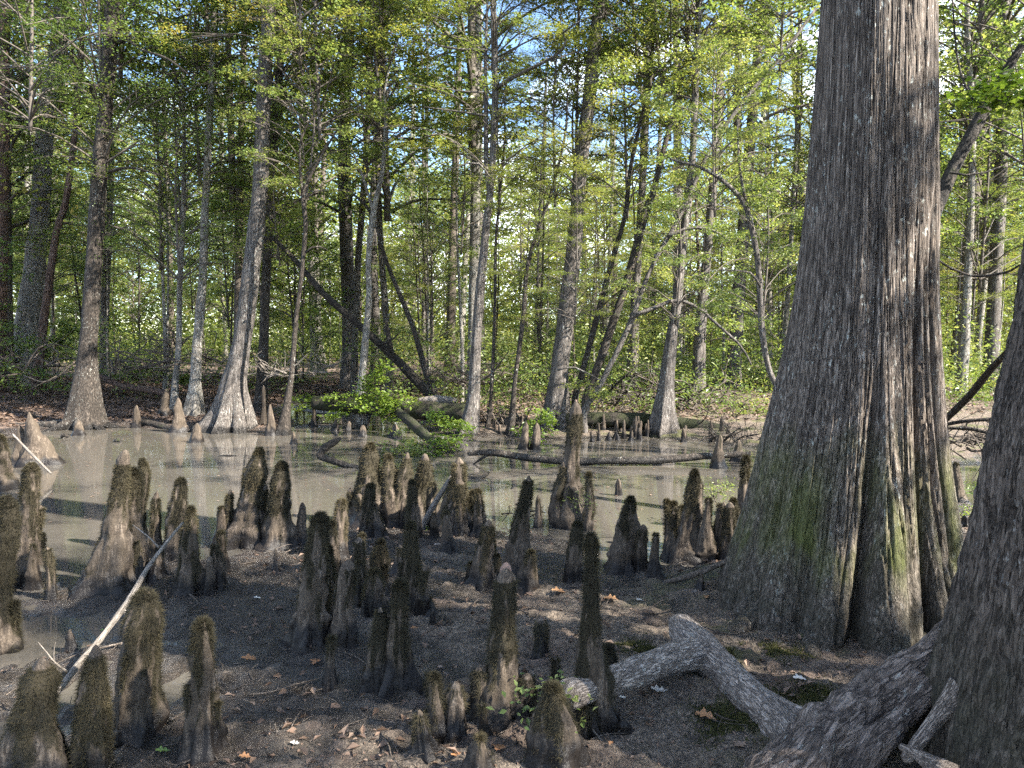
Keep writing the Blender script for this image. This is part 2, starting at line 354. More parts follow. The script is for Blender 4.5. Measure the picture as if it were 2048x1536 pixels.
def N_sep(n, c):
    o = N(n, 'SeparateColor'); n.links.new(c, o.inputs[0]); return o.outputs[0]
M['mud'] = mudmat()

def watermat():
    m, n, p, out = newmat('murky pond water')
    g = N(n, 'NewGeometry').outputs['Position']
    a = noise(n, g, 0.9, 4, 0.55); fl = noise(n, scaled(n, g, (60, 26, 1)), 1.0, 4, 0.7)
    col = mix(n, a, (0.048, 0.043, 0.036), (0.095, 0.085, 0.070))
    scum = mth(n, 'MULTIPLY', ramp(n, fl, [(0.63, 0.0), (0.67, 1.0)]), ramp(n, noise(n, scaled(n, g, (0.7, 1.6, 1)), 1.0, 4), [(0.42, 0.05), (0.62, 0.5)]))
    col = mix(n, scum, col, (0.24, 0.22, 0.16))
    n.links.new(col, p.inputs['Base Color']); n.links.new(mix(n, scum, 0.02, 0.5), p.inputs['Roughness'])
    p.inputs['IOR'].default_value = 1.38; p.inputs['Specular IOR Level'].default_value = 0.9
    bump(n, p, noise(n, scaled(n, g, (9, 22, 1)), 1.0, 3, 0.5), 0.06, 0.01)
    return m
M['water'] = watermat()

# ------------------------------------------------------------------ ground and water
WPOLY = [(-900,1330),(-300,1215),(0,1165),(110,1165),(200,1150),(300,1120),(440,1095),(560,1092),(680,1060),(800,1050),(960,1045),(1090,1062),(1175,1080),(1205,1130),(1235,1140),(1330,1125),
         (1440,1075),(1520,1045),(1700,1020),(1880,1000),(1960,1010),(2350,1030),(2700,1000),(2500,930),(2050,925),(1900,932),(1700,905),(1540,905),(1480,895),(1400,884),(1320,882),(1230,876),(1100,880),
         (1020,872),(940,884),(880,868),(800,845),(740,812),(700,798),(600,800),(560,830),(610,850),(560,866),(420,862),(330,857),(220,852),(110,856),(40,870),(-200,905),(-700,930)]
WP = np.array([G(a, b)[:2] for a, b in WPOLY])
PUD = [(60, 1255, 0.55, 0.16), (-40, 1300, 0.6, 0.25), (160, 1385, 0.13, 0.16), (345, 1390, 0.10, 0.25), (20, 1470, 0.22, 0.12), (330, 1290, 0.25, 0.05)]
PW = [(*G(a, b)[:2], r1, r2) for a, b, r1, r2 in PUD]
def sdist(x, y):
    """signed distance to the pond's edge: positive on land"""
    inside = np.zeros(x.shape, bool); d = np.full(x.shape, 1e9)
    for i in range(len(WP)):
        a, b = WP[i], WP[(i+1) % len(WP)]
        e = b - a; t = np.clip(((x-a[0])*e[0] + (y-a[1])*e[1]) / (e @ e), 0, 1)
        d = np.minimum(d, np.hypot(x-a[0]-t*e[0], y-a[1]-t*e[1]))
        c = ((a[1] > y) != (b[1] > y)) & (x < (b[0]-a[0])*(y-a[1])/(b[1]-a[1]+1e-12) + a[0])
        inside ^= c
    return np.where(inside, -d, d)
def height(x, y):
    x = np.asarray(x, float); y = np.asarray(y, float)
    d = sdist(x, y) + 0.12*fbm(x*1.7, y*1.7, 0, 5, 3)
    near = 0.012 + 0.062*np.clip(d/1.3, 0, 1)*np.clip(.38+.35*(x+1.6), .38, 1)
    far = 0.03 + 0.40*np.clip(d/5.0, 0, 1)**0.8
    k = np.clip((y-9.0)/3.0, 0, 1)
    land = near*(1-k) + far*k
    h = np.where(d > 0, land*np.clip(d/0.25, 0, 1), np.maximum(-0.25, d*0.25))
    h = h + np.where(d > 0, 1, 0.3)*(0.016*fbm(x*2.2, y*2.2, 0, 9, 3) + 0.017*fbm(x*8, y*8, 0, 11, 3) + 0.014*fbm(x*17, y*17, 0, 12, 2)*(y < 12))
    h = h + 0.06*np.exp(-(((x-2.1)/0.8)**2 + ((y-4.3)/0.7)**2))*(d > 0)
    for px, py, rx, ry in PW: h = h - 0.10*np.exp(-(((x-px)/rx)**2 + ((y-py)/ry)**2))
    h = h + 0.9*np.clip((np.hypot(x, y)-40)/100, 0, 1)*(fbm(x*0.02, y*0.02, 0, 3, 2)+1)
    return h
def hz(x, y): return float(height(np.array([x]), np.array([y]))[0])
def geo(a, b, n): return a * (b/a)**(np.arange(1, n+1)/n)
xs = np.concatenate([-geo(8.5, 400, 50)[::-1], np.arange(-8.5, -4, 0.07), np.arange(-4, 4, 0.024), np.arange(4, 8.5, 0.07), [8.5], geo(8.5, 400, 50)])
ys = np.concatenate([-geo(1.0, 400, 30)[::-1], np.arange(-1, 1.9, 0.2), np.arange(1.9, 7.6, 0.024), np.arange(7.6, 20, 0.08), 20 + np.concatenate([[0], geo(0.4, 480, 60)])])
X, Y = np.meshgrid(xs, ys); Z = height(X.ravel(), Y.ravel())
nx, ny = len(xs), len(ys)
i, j = np.meshgrid(np.arange(ny-1), np.arange(nx-1), indexing='ij')
F = np.stack([i*nx+j, i*nx+j+1, (i+1)*nx+j+1, (i+1)*nx+j], -1).reshape(-1, 4)
mb = MB(); mb.add(np.stack([X.ravel(), Y.ravel(), Z], -1), F)
tag(mb.build('ground', M['mud']), kind='structure')
mb = MB(); mb.add([(-60, -5, 0), (60, -5, 0), (60, 60, 0), (-60, 60, 0)], [(0, 1, 2, 3)])
tag(mb.build('water', M['water'], smooth=False), kind='structure')

# ------------------------------------------------------------------ leaves
def leaves(C, L, Wd, flat=0.6, seed=0, fold=0.12, heading=None, droop=0.0):
    """one folded kite per point: C (n,3) points, L lengths"""
    r = np.random.default_rng(seed); n = len(C)
    nrm = np.stack([r.normal(0, 1, n)*flat, r.normal(0, 1, n)*flat, np.ones(n)], -1); nrm /= np.linalg.norm(nrm, axis=1)[:, None]
    a = r.uniform(0, 2*math.pi, n) if heading is None else heading + r.normal(0, 0.5, n)
    t = np.stack([np.cos(a), np.sin(a), np.full(n, -droop)], -1); t -= nrm*np.sum(t*nrm, 1)[:, None]; t /= np.linalg.norm(t, axis=1)[:, None]
    b = np.cross(nrm, t); L = (np.asarray(L)*r.uniform(0.6, 1.25, n))[:, None]; w = L*Wd
    v = np.stack([C, C + t*L*0.42 + b*w*0.5 + nrm*L*fold, C + t*L, C + t*L*0.42 - b*w*0.5 + nrm*L*fold], 1)
    f = np.arange(n*4).reshape(n, 4)
    return v.reshape(-1, 3), f

def crown_proto(name, H, Rr, nclump, per, L, Wd, mat, seed, shape='oval', clump=0.75, flatc=0.28, thin=0.012, flat=0.6, woodmat='limb'):
    """leaf mesh + branch mesh around a vertical axis from z=0 to z=H"""
    r = np.random.default_rng(seed); lf, wd = MB(), MB()
    add_tube(wd, [(0, 0, -0.2, thin*3.2), (r.normal(0, .1), r.normal(0, .1), H*0.5, thin*2.4), (r.normal(0, .2), r.normal(0, .2), H*0.96, thin)], segs=5, lump=0)
    pts = []; Ls = []
    for k in range(nclump):
        u = (k + r.uniform(0, 1))/nclump
        if shape == 'oval': rm = Rr*(0.35 + 0.65*math.sin(math.pi*min(1, u*0.9+0.12)))
        elif shape == 'shelf': rm = Rr*(1.0 - 0.55*u)
        else: rm = Rr*(0.5+0.5*r.uniform())
        a = k*2.4 + r.normal(0, 0.4); d = rm*(0.25 + 0.75*math.sqrt(r.uniform()))
        z0 = max(0, H*u - d*0.35 - 0.2); c = np.array((math.cos(a)*d, math.sin(a)*d, H*u + r.normal(0, .12)))
        s = np.array((0, 0, z0)); m_ = (s+c)/2 + np.array((r.normal(0, .08), r.normal(0, .08), 0.12*d))
        add_tube(wd, [(*s, thin*1.6), (*m_, thin*1.1), (*c, thin*0.5)], segs=4, rings=6, lump=0, cap=False)
        cr = clump*r.uniform(0.65, 1.3); n = int(per*(cr/clump)**2)
        rr = np.sqrt(r.uniform(0, 1, n))*cr; aa = r.uniform(0, 2*math.pi, n)
        rr *= 0.72 + 0.28*np.sin(aa*3 + r.uniform(0, 6))*np.sin(aa*5 + r.uniform(0, 6)) + 0.1
        zz = r.normal(0, 1, n)*flatc*cr*0.45 - 0.12*(rr/cr)**2*cr
        P = np.stack([c[0] + rr*np.cos(aa), c[1] + rr*np.sin(aa), c[2] + zz], -1)
        P = P[vnoise(P[:, 0]*2.6, P[:, 1]*2.6, P[:, 2]*5, seed) > -0.02]
        pts.append(P)
        for q in range(4):
            b = a + r.normal(0, 1.1); e = c + np.array((math.cos(b)*cr*.8, math.sin(b)*cr*.8, r.normal(0, .06)-.08*cr)); s2 = (m_+c)/2 + (c-m_)*0.5*r.uniform(-1, 1)
            add_tube(wd, [(*s2, thin*.55), (*((s2+e)/2+np.array((0, 0, .04))), thin*.4), (*e, thin*.2)], segs=3, rings=4, lump=0, cap=False)
    P = np.concatenate(pts); v, f = leaves(P, np.full(len(P), L), Wd, flat, seed, droop=0.25); lf.add(v, f)
    return dict(leaf=lf.mesh(name + ' leaves', M[mat], smooth=False), wood=wd.mesh(name + ' branches', M[woodmat]), H=H)

PR = {}
PR['maple'] = [crown_proto('maple', 5.0, 2.3, 38, 430, 0.075, 0.75, 'leaf_mid', 11+i, 'oval', 0.62) for i in range(3)]
PR['dark'] = [crown_proto('holly', 5.0, 2.2, 38, 500, 0.055, 0.6, 'leaf_dark', 31+i, 'oval', 0.6, 0.42) for i in range(2)]
PR['gold'] = [crown_proto('cypress', 6.0, 2.4, 40, 800, 0.085, 0.2, 'leaf_gold', 51+i, 'shelf', 0.75, 0.16, flat=0.35) for i in range(3)]
PR['far'] = [crown_proto('tall', 12.0, 3.2, 38, 300, 0.15, 0.65, m_, 71+i, 'oval', 1.25, 0.4, thin=0.03) for i, m_ in enumerate(('leaf_mid', 'leaf_gold', 'leaf_dark', 'leaf_mid'))]
PR['low'] = [crown_proto('low', 4.0, 1.9, 30, 300, 0.10, 0.6, m_, 91+i, 'shelf', 0.7, 0.35) for i, m_ in enumerate(('leaf_mid', 'leaf_gold', 'leaf_dark'))]
PR['over'] = [crown_proto('overhead', 8.0, 4.4, 36, 300, 0.11, 0.7, m_, 111+i, 'oval', 0.95, 0.35, thin=0.03) for i, m_ in enumerate(('leaf_mid', 'leaf_dark'))]

def put_crown(root, kind, k, at, rot, s, sz=None):
    p = PR[kind][k % len(PR[kind])]; at = np.asarray(at, float) - np.array(root.location)
    for nm, me in (('crown', p['leaf']), ('branches', p['wood'])):
        o = link(nm, me, root); o.location = at; o.rotation_euler = (0, 0, rot); o.scale = (s, s, sz or s)

def butt(nl, depth, zh, seed):
    ph = np.random.default_rng(seed).uniform(0, 6.28, 3)
    def f(th, z, D):
        k = np.exp(-np.clip(z, 0, None)/zh)
        g = np.sin(nl*th+ph[0]) + 0.6*np.sin((nl*2+1)*th+ph[1]) + 0.35*np.sin((nl*3+2)*th+ph[2])
        return 1 + depth*k*g/1.6
    return f

def tree(name, label, cat, base, pts, mat, crowns=(), limbs=(), flutes=None, segs=None, group=None, roots=None, extra=None):
    """pts: (px, py, width_px) from the ground up at distance base (number or per-point list)"""
    Ys = base if isinstance(base, (list, tuple)) else [base]*len(pts)
    P = []
    for (x, y, w), Yd in zip(pts, Ys):
        q = AT(x, y, Yd); P.append((*q, w*Yd/FPX/2))
    P = np.array(P)
    zb = hz(P[0, 0], P[0, 1])
    if P[0, 2] > zb - 0.05:        # run down into the ground
        P = np.vstack([[P[0, 0], P[0, 1], zb - 0.12, P[0, 3]*1.08], P]) if P[0, 2] - zb > 0.25 else P
        P[0, 2] = min(P[0, 2], zb - 0.12)
    loc = np.array((P[0, 0], P[0, 1], zb))
    root = empty(name, tuple(loc)); tag(root, label, cat, group)
    Q = P.copy(); Q[:, :3] -= loc
    mb = MB(); H = P[-1, 2] - P[0, 2]
    segs = segs or (28 if flutes else 12)
    add_tube(mb, P - np.array((*loc, 0)), segs=segs, rings=int(min(90, 10 + H/0.12)), lump=0.07, freq=5.0, seed=int(abs(P[0, 0])*100),
             flute=(lambda th, z, D: flutes(th, z + 0*loc[2], D)) if flutes else None)
    mb.build('trunk', M[mat], root)
    for L in limbs:                # (list of (px,py,w), distances or one distance)
        lp, ld = L; ld = ld if isinstance(ld, (list, tuple)) else [ld]*len(lp)
        mb = MB(); PP = [(*(AT(x, y, d) - loc), w*d/FPX/2) for (x, y, w), d in zip(lp, ld)]
        add_tube(mb, PP, segs=7, lump=0.05); mb.build('limb', M[mat], root)
    for (kind, k, px, py, dY, s, *rest) in crowns:
        at = AT(px, py, (Ys[-1] if isinstance(Ys[-1], (int, float)) else base) + dY)
        put_crown(root, kind, k, at, random.uniform(0, 6.28), s, *rest)
    if roots:
        for a, ln, r0 in roots:
            mb = MB(); x1, y1 = math.cos(a)*ln, math.sin(a)*ln; r00 = P[0, 3]*0.8
            q = [(math.cos(a)*r00*.3, math.sin(a)*r00*.3, .28, r0*1.3), (math.cos(a)*r00*1.15, math.sin(a)*r00*1.15, .1, r0), ((x1+math.cos(a)*r00)*.6, (y1+math.sin(a)*r00)*.6, .02+hz(loc[0]+x1*.6, loc[1]+y1*.6)-zb, r0*.65), (x1, y1, -.04+hz(loc[0]+x1, loc[1]+y1)-zb, r0*.3)]
            add_tube(mb, q, segs=8, rings=12, lump=.12); mb.build('root', M[mat], root)
    return root

exec_later = []
#@@SETTING_END
# ------------------------------------------------------------------ the great fluted cypress on the right
def great_cypress():
    Yc = 4.3
    rows = [(-1500, 1690, 1865), (-600, 1680, 1868), (-200, 1655, 1868), (0, 1640, 1868), (200, 1625, 1868), (400, 1608, 1868), (600, 1585, 1867), (700, 1570, 1869), (800, 1550, 1872), (900, 1525, 1877), (1000, 1497, 1886),
            (1080, 1472, 1894), (1150, 1446, 1905), (1210, 1424, 1915), (1250, 1408, 1925), (1300, 1385, 1940)]
    zz, cx, rr = [], [], []
    for y, l, r in rows:
        a, b = AT(l, y, Yc), AT(r, y, Yc); zz.append(a[2]); cx.append((a[0]+b[0])/2); rr.append((b[0]-a[0])/2)
    zz, cx, rr = map(lambda q: np.array(q)[::-1], (zz, cx, rr))
    z = np.concatenate([np.arange(-0.15, 2.0, 0.0065), np.arange(2.0, 4.2, 0.011), np.linspace(4.2, zz[-1], 40)])
    seg = 860
    ccx = np.interp(z, zz, cx); r0 = np.interp(z, zz, rr)
    th = np.linspace(-math.pi, math.pi, seg, endpoint=False)          # 0 faces -Y, positive to the right
    T, Zg = np.meshgrid(th, z); k = np.exp(-np.clip(Zg, 0, None)/1.25)
    prof = np.ones_like(T)
    def groove(t0, w, dep, z1, drift=0.0, slope=0.0):
        nonlocal prof
        t = T - rad(t0 + drift*np.sin(Zg*3.1) + slope*Zg)
        a = np.clip((z1 - Zg)/0.7, 0, 1)
        prof -= dep*a*np.exp(-(t/rad(w))**2)
    def ridge(t0, w, dep, z1):
        nonlocal prof
        prof += dep*np.clip((z1 - Zg)/z1, 0, 1)**1.3*np.exp(-((T-rad(t0))/rad(w))**2)
    groove(-17, 3.2, 0.22, 1.55, 1.5, 4.5); groove(15, 2.6, 0.17, 2.3, 1.2, 2.0); groove(27, 2.4, 0.16, 2.1, 1.0, 1.0); groove(38, 3.0, 0.22, 2.5, 0.8)
    groove(-38, 4.5, 0.07, 1.0, 2); groove(64, 5, 0.12, 1.3, 1); groove(-62, 4, 0.08, 1.4, 2); groove(4, 2, 0.05, 1.5, 3, -2)
    for t0 in (-100, -128, -155, 95, 120, 150, 178): groove(t0, 4.5, 0.16, 1.6)
    ridge(-2, 10, 0.16, 1.5); ridge(21, 4.5, 0.07, 1.4); ridge(32, 4, 0.05, 1.4); ridge(-28, 8, 0.06, 1.1); ridge(50, 9, 0.08, 1.2)
    px, py = np.sin(T), np.cos(T)
    tw = Zg*0.16
    xx, yy = np.sin(T+tw*0.4), np.cos(T+tw*0.4)
    prof += 0.030*fbm(px*3, py*3, Zg*0.8, 1, 3)*(0.5+k) + .022*fbm(px*7, py*7, Zg*.45, 31, 2) - .03*np.exp(-(vnoise(px*5, py*5, Zg*.5, 33)/.05)**2)
    f1 = fbm(xx*19, yy*19, Zg*.75, 2, 3, .42); f2 = fbm(xx*48, yy*48, Zg*1.5, 5, 2)
    st = 1 - np.abs(f1); up = np.clip(Zg/0.7, 0.25, 1)
    prof += up*(0.012*(st-0.7) - 0.030*np.exp(-(f1/.08)**2) - 0.008*np.exp(-(f2/.12)**2) + .005*f2) + (1-up)*0.02*fbm(px*14, py*14, Zg*14, 6, 3)
    rad_ = r0[:, None]*prof*(1.0 + 0.06*np.cos(T)**2)*np.interp(z, [0, 1.0, 2.0], [1.0, .97, .925])[:, None]
    x = ccx[:, None] + rad_*np.sin(T); y = Yc - rad_*np.cos(T)*0.96
    root = empty('cypress_tree', (ccx[0], Yc, 0)); tag(root, 'huge cypress trunk with fluted, green stained base, widest trunk on the right', 'tree')
    mb = MB(); n = len(z); i = np.arange(n-1)[:, None]; j = np.arange(seg)[None, :]
    F = np.stack([i*seg+j, i*seg+(j+1) % seg, (i+1)*seg+(j+1) % seg, (i+1)*seg+j], -1).reshape(-1, 4)
    mb.add(np.stack([x.ravel()-ccx[0], y.ravel()-Yc, Zg.ravel()], -1), F)
    mb.build('trunk', M['cypress_big'], root)
    for a, zc, s in ((0.3, 10.5, 0.85), (2.5, 11, 0.9)): put_crown(root, 'over', 0, (ccx[-1] + math.cos(a)*1.0, Yc + math.sin(a)*1.0, zc), a, s)
    # low root spurs spreading at the foot
    for a, ln, r0_ in ((-2.6, 1.05, .06), (-2.1, .85, .05), (-1.35, .9, .06), (-0.7, .9, .05)):
        mb = MB(); q = [(math.cos(a)*.5, math.sin(a)*.5, .12, r0_*1.5), (math.cos(a)*.78, math.sin(a)*.78, .06, r0_), (math.cos(a+.1)*ln, math.sin(a+.1)*ln, .0, r0_*.5)]
        add_tube(mb, q, segs=12, rings=14, lump=.2, freq=12); mb.build('root', M['cypress_big'], root)
great_cypress()

def edge_tree():
    Yc = 2.45
    rows = [(-900, 2400, 330), (-300, 2372, 300), (100, 2350, 292), (400, 2330, 292), (700, 2285, 297), (900, 2262, 300), (1050, 2245, 306), (1200, 2240, 335), (1350, 2240, 375), (1500, 2240, 420), (1700, 2240, 480)]
    Q = []
    for y, c, r in rows:
        a = AT(c+(62 if y < 900 else 40), y, Yc); Q.append((a[0], a[2], r*Yc/FPX*.93))
    Q = np.array(Q)[::-1]; z = np.concatenate([np.arange(-0.1, 2.9, 0.008), np.linspace(2.9, Q[-1, 1], 30)]); seg = 900
    cx, r0 = np.interp(z, Q[:, 1], Q[:, 0]), np.interp(z, Q[:, 1], Q[:, 2])
    th = np.linspace(-math.pi, math.pi, seg, endpoint=False); T, Zg = np.meshgrid(th, z)
    px, py = np.sin(T), np.cos(T)
    up = np.clip(Zg/0.9, 0.1, 1)
    prof = 1 + 0.05*fbm(px*2.5, py*2.5, Zg*1.0, 21, 3)
    st = 1 - np.abs(fbm(px*22, py*22, Zg*4.2, 22, 3)); prof += up*(-0.034*np.exp(-((st-1)/.12)**2)) + 0.014*fbm(px*60, py*60, Zg*20, 25, 2)
    for t0 in (-70, -40, -8, 30, 80, 130, -120, 170): prof += 0.10*np.exp(-np.clip(Zg, 0, None)/0.5)*np.exp(-((T-rad(t0))/rad(9))**2)
    R_ = r0[:, None]*prof; x = cx[:, None]+R_*np.sin(T); y = Yc - R_*np.cos(T)
    root = empty('bark_tree', (cx[0], Yc, 0)); tag(root, 'brown scaly barked tree cut by the right edge, leaning right over thick roots', 'tree')
    mb = MB(); n = len(z); i = np.arange(n-1)[:, None]; j = np.arange(seg)[None, :]
    mb.add(np.stack([x.ravel()-cx[0], y.ravel()-Yc, Zg.ravel()], -1), np.stack([i*seg+j, i*seg+(j+1) % seg, (i+1)*seg+(j+1) % seg, (i+1)*seg+j], -1).reshape(-1, 4))
    mb.build('trunk', M['edge'], root)
    loc = np.array((cx[0], Yc, 0))
    def rt(pts, segs=40, lump=.14, mt='rootbark'):
        mb = MB(); PP = [(*(AT(x, y, d)-loc), w*d/FPX/2) for x, y, w, d in pts]
        add_tube(mb, PP, segs=segs*2, rings=170, lump=lump, freq=9, furrow=.05); mb.build('root', M[mt], root)
    rt([(1990, 1215, 130, 2.9), (1890, 1302, 90, 2.86), (1785, 1380, 98, 2.78), (1695, 1455, 122, 2.68), (1600, 1538, 160, 2.5), (1490, 1670, 190, 2.3)], 64, .22)
    rt([(1990, 1290, 60, 2.75), (1900, 1352, 50, 2.72), (1820, 1420, 44, 2.66), (1740, 1500, 60, 2.52), (1680, 1600, 70, 2.4)], 40, .2)
    rt([(1930, 1380, 60, 2.5), (1880, 1430, 34, 2.5), (1845, 1475, 26, 2.48), (1810, 1520, 20, 2.45)], 24, .14, 'split')
    rt([(1900, 1560, 70, 2.2), (1850, 1520, 30, 2.3), (1800, 1492, 14, 2.35)], 24, .12, 'split')
    put_crown(root, 'over', 1, (cx[-1]+2.0, Yc-1.5, 8.5), 1.0, 0.7)

edge_tree()

# ------------------------------------------------------------------ trees one can tell apart, left to right
ct = 'tree'
tree('reddish_tree', 'reddish trunk cut by the left edge of the photo', ct, 17, [(-8, 800, 34), (-4, 620, 30), (2, 420, 26), (6, 230, 22), (8, 0, 20), (10, -300, 16)], 'red',
     [('dark', 0, 20, 330, 1, 1.0), ('far', 2, 10, 0, 0, 0.8)])
tree('pale_tree', 'stout grey trunk with a sunlit pale middle, far left beyond the bank', ct, 19, [(42, 760, 76), (47, 720, 62), (55, 640, 44), (75, 480, 34), (82, 400, 32), (92, 240, 31), (112, 130, 30), (125, 0, 27), (150, -400, 20)], 'pale',
     [('far', 0, 150, -60, 1, 0.9), ('maple', 1, 60, 320, 3, 1.0), ('dark', 1, 130, 200, 3, 1.0)], flutes=butt(5, .25, .6, 3), limbs=[([(85, 250, 9), (40, 240, 7), (-10, 235, 4)], [19, 18.5, 18])])
tree('reddish_tree', 'slim reddish tree leaning right beside the stout grey trunk', ct, 17.5, [(72, 758, 22), (78, 720, 18), (88, 640, 16), (112, 470, 13), (132, 400, 12), (150, 260, 11), (165, 60, 9), (175, -200, 7)], 'red',
     [('maple', 0, 160, 240, 2, 1.0), ('low', 0, 90, 600, 4, .8)])
tree('dark_barked_tree', 'dark rough barked tree on the left bank with roots spreading over the mud', ct, 13.6, [(168, 850, 84), (170, 820, 66), (172, 780, 52), (176, 700, 34), (186, 560, 31), (195, 400, 29), (203, 300, 28), (211, 200, 27), (222, 60, 27), (232, -200, 24), (245, -700, 18)], 'dark',
     [('dark', 0, 205, 330, 0, 1.05), ('dark', 1, 240, 130, 0.5, 1.15), ('over', 1, 245, -350, 0, 0.75), ('dark', 1, 60, 240, -1.5, .85), ('dark', 0, 360, 560, .8, .75)],
     limbs=[([(200, 210, 9), (165, 150, 6), (125, 90, 4), (95, 40, 3)], [13.6, 13.2, 12.8, 12.5]), ([(236, 85, 8), (255, 80, 6), (285, 100, 5), (340, 120, 4), (400, 170, 2)], [13.6, 13.3, 13, 12.7, 12.5]),
            ([(195, 205, 8), (165, 190, 6), (130, 140, 5), (108, 100, 3)], [13.6, 13.9, 14, 14.2]), ([(213, 345, 7), (260, 335, 5), (320, 350, 3)], [13.6, 13.2, 13])],
     flutes=butt(4, .3, .5, 5), roots=[(3.3, 1.3, .09), (2.75, 1.0, .07), (-.5, .9, .08), (0.0, 1.1, .07), (-1.3, .5, .08), (-2.2, .8, .08)])
tree('slim_tree', 'slim pale sapling on the bank just left of the spotted pale tree', ct, 15.2, [(346, 800, 19), (351, 760, 13), (357, 700, 11), (360, 560, 10), (366, 450, 9), (368, 300, 8), (366, 150, 6)], 'pale',
     [('dark', 1, 366, 480, .5, .8), ('maple', 2, 366, 230, .5, .9)])
tree('spotted_tree', 'pale spotted cypress with flared foot on the left bank', ct, 14.6, [(386, 832, 46), (389, 800, 34), (391, 760, 22), (394, 700, 19), (405, 560, 16), (411, 400, 14), (421, 200, 13), (426, 60, 11), (430, -250, 8)], 'pale',
     [('dark', 0, 400, 350, .6, 1.0), ('maple', 0, 425, 150, .6, 1.1), ('far', 3, 430, -80, 0, .55)], flutes=butt(5, .35, .35, 8))
tree('cypress_tree', 'tall smooth grey cypress leaning right from a wide fluted base in the water', ct, 13.2, [(462, 866, 104), (464, 840, 86), (466, 800, 62), (470, 760, 46), (481, 700, 37), (490, 640, 35), (505, 520, 33), (518, 400, 31), (525, 280, 28), (530, 150, 27), (539, 0, 25), (548, -300, 21), (560, -900, 14)], 'cypress',
     [('over', 0, 555, -420, 0, .85), ('gold', 0, 600, 110, -.5, .8), ('gold', 1, 470, 0, .5, .7)], flutes=butt(7, .42, .42, 4), segs=48,
     limbs=[([(531, 105, 8), (565, 100, 5), (610, 108, 3)], 13.0), ([(548, 110, 3), (585, 170, 3), (640, 190, 2)], 13)])
tree('dark_barked_tree', 'dark tree straight behind the tall leaning grey cypress', ct, 15.5, [(522, 800, 26), (527, 700, 20), (532, 560, 18), (541, 400, 17), (550, 270, 17), (558, 150, 16), (572, 0, 14), (585, -300, 10)], 'dark',
     [('dark', 0, 545, 430, .5, 1.1), ('dark', 1, 560, 210, .6, 1.2), ('maple', 1, 580, 0, .5, 1.2)])
tree('slim_tree', 'slim wavy brown tree whose fluted foot stands in the water left of the snag', ct, 12.6, [(566, 878, 40), (570, 840, 22), (577, 790, 13), (584, 740, 10), (592, 640, 9), (602, 560, 8), (611, 450, 9), (606, 390, 8), (622, 350, 7), (650, 300, 5), (680, 250, 3)], 'dark',
     [('maple', 2, 610, 400, .2, .55), ('maple', 1, 640, 260, .4, .8)], limbs=[([(606, 395, 7), (600, 330, 5), (605, 270, 4), (640, 210, 2)], 12.6), ([(611, 505, 5), (632, 492, 4), (655, 500, 2)], 12.5)], flutes=butt(4, .35, .2, 9))
tree('leaning_tree', 'black leaning trunk slanting down right to the fallen logs', ct, [14.6, 14.5, 14.3, 14.2, 14, 14, 14], [(868, 800, 25), (840, 768, 20), (785, 712, 17), (720, 652, 14), (650, 590, 13), (590, 520, 10), (535, 465, 7)], 'dead',
     [('low', 1, 560, 520, .3, .5)], limbs=[([(782, 705, 13), (776, 668, 9), (772, 640, 5)], 14.1), ([(756, 690, 5), (780, 682, 4), (800, 665, 2)], 14)])
tree('leaning_tree', 'thin dark trunk leaning left beside the black leaning trunk', ct, 14.8, [(874, 800, 17), (850, 738, 13), (828, 660, 11), (800, 590, 9), (772, 520, 8), (748, 440, 7), (720, 400, 5), (665, 360, 3)], 'dark',
     [('maple', 0, 735, 330, .3, .8)])
tree('slim_tree', 'slim smooth grey tree curving up from the logs in front of the leaning trunks', ct, 13.6, [(722, 800, 22), (724, 760, 15), (730, 690, 14), (738, 600, 12), (737, 520, 11), (745, 440, 12), (752, 400, 10), (765, 340, 9), (772, 240, 7), (770, 180, 5), (790, 90, 3)], 'pale',
     [('maple', 2, 770, 260, .2, .75), ('low', 1, 765, 130, .3, .7)], limbs=[([(748, 432, 6), (728, 360, 5), (700, 290, 3)], 13.6), ([(770, 225, 5), (800, 240, 4), (840, 262, 2)], 13.5)])
tree('straight_tree', 'straight pale trunk behind the slim curving grey tree', ct, 21, [(708, 740, 15), (712, 640, 13), (716, 520, 13), (726, 400, 13), (735, 260, 12), (741, 100, 11), (745, -200, 9)], 'cypress',
     [('gold', 2, 745, 250, 0, 1.2), ('far', 1, 745, 20, 0, .6)])
tree('forked_cypress', 'dark cypress splitting into two parallel stems, centre of the photo', ct, 12.4, [(936, 880, 52), (940, 850, 38), (946, 800, 27), (950, 740, 22), (955, 640, 19), (966, 520, 17), (976, 420, 15), (982, 370, 13), (987, 280, 13), (990, 170, 12), (986, 60, 9), (985, -120, 6)], 'cypress',
     [('gold', 0, 985, 350, 0, .75), ('gold', 1, 985, 120, .2, .85), ('gold', 2, 985, -80, 0, .8)], flutes=butt(5, .35, .3, 12),
     limbs=[([(979, 390, 10), (973, 330, 10), (972, 230, 9), (971, 120, 7), (975, 0, 4)], 12.4),
            ([(992, 178, 9), (1020, 158, 8), (1060, 138, 7), (1110, 112, 6), (1132, 85, 4), (1128, 62, 4), (1190, 28, 2)], [12.4, 12.1, 11.9, 11.7, 11.6, 11.5, 11.3]), ([(1100, 122, 4), (1140, 108, 3), (1175, 98, 2)], 11.7),
            ([(990, 235, 5), (1040, 222, 4), (1075, 225, 3), (1110, 245, 2)], 12.2), ([(975, 232, 5), (930, 225, 4), (850, 214, 2)], 12.2), ([(972, 185, 4), (920, 182, 3), (870, 172, 2)], 12.1), ([(975, 100, 5), (915, 98, 5), (860, 85, 3), (820, 55, 2)], 12),
            ([(981, 355, 4), (950, 325, 3), (880, 345, 1.5)], 12)])
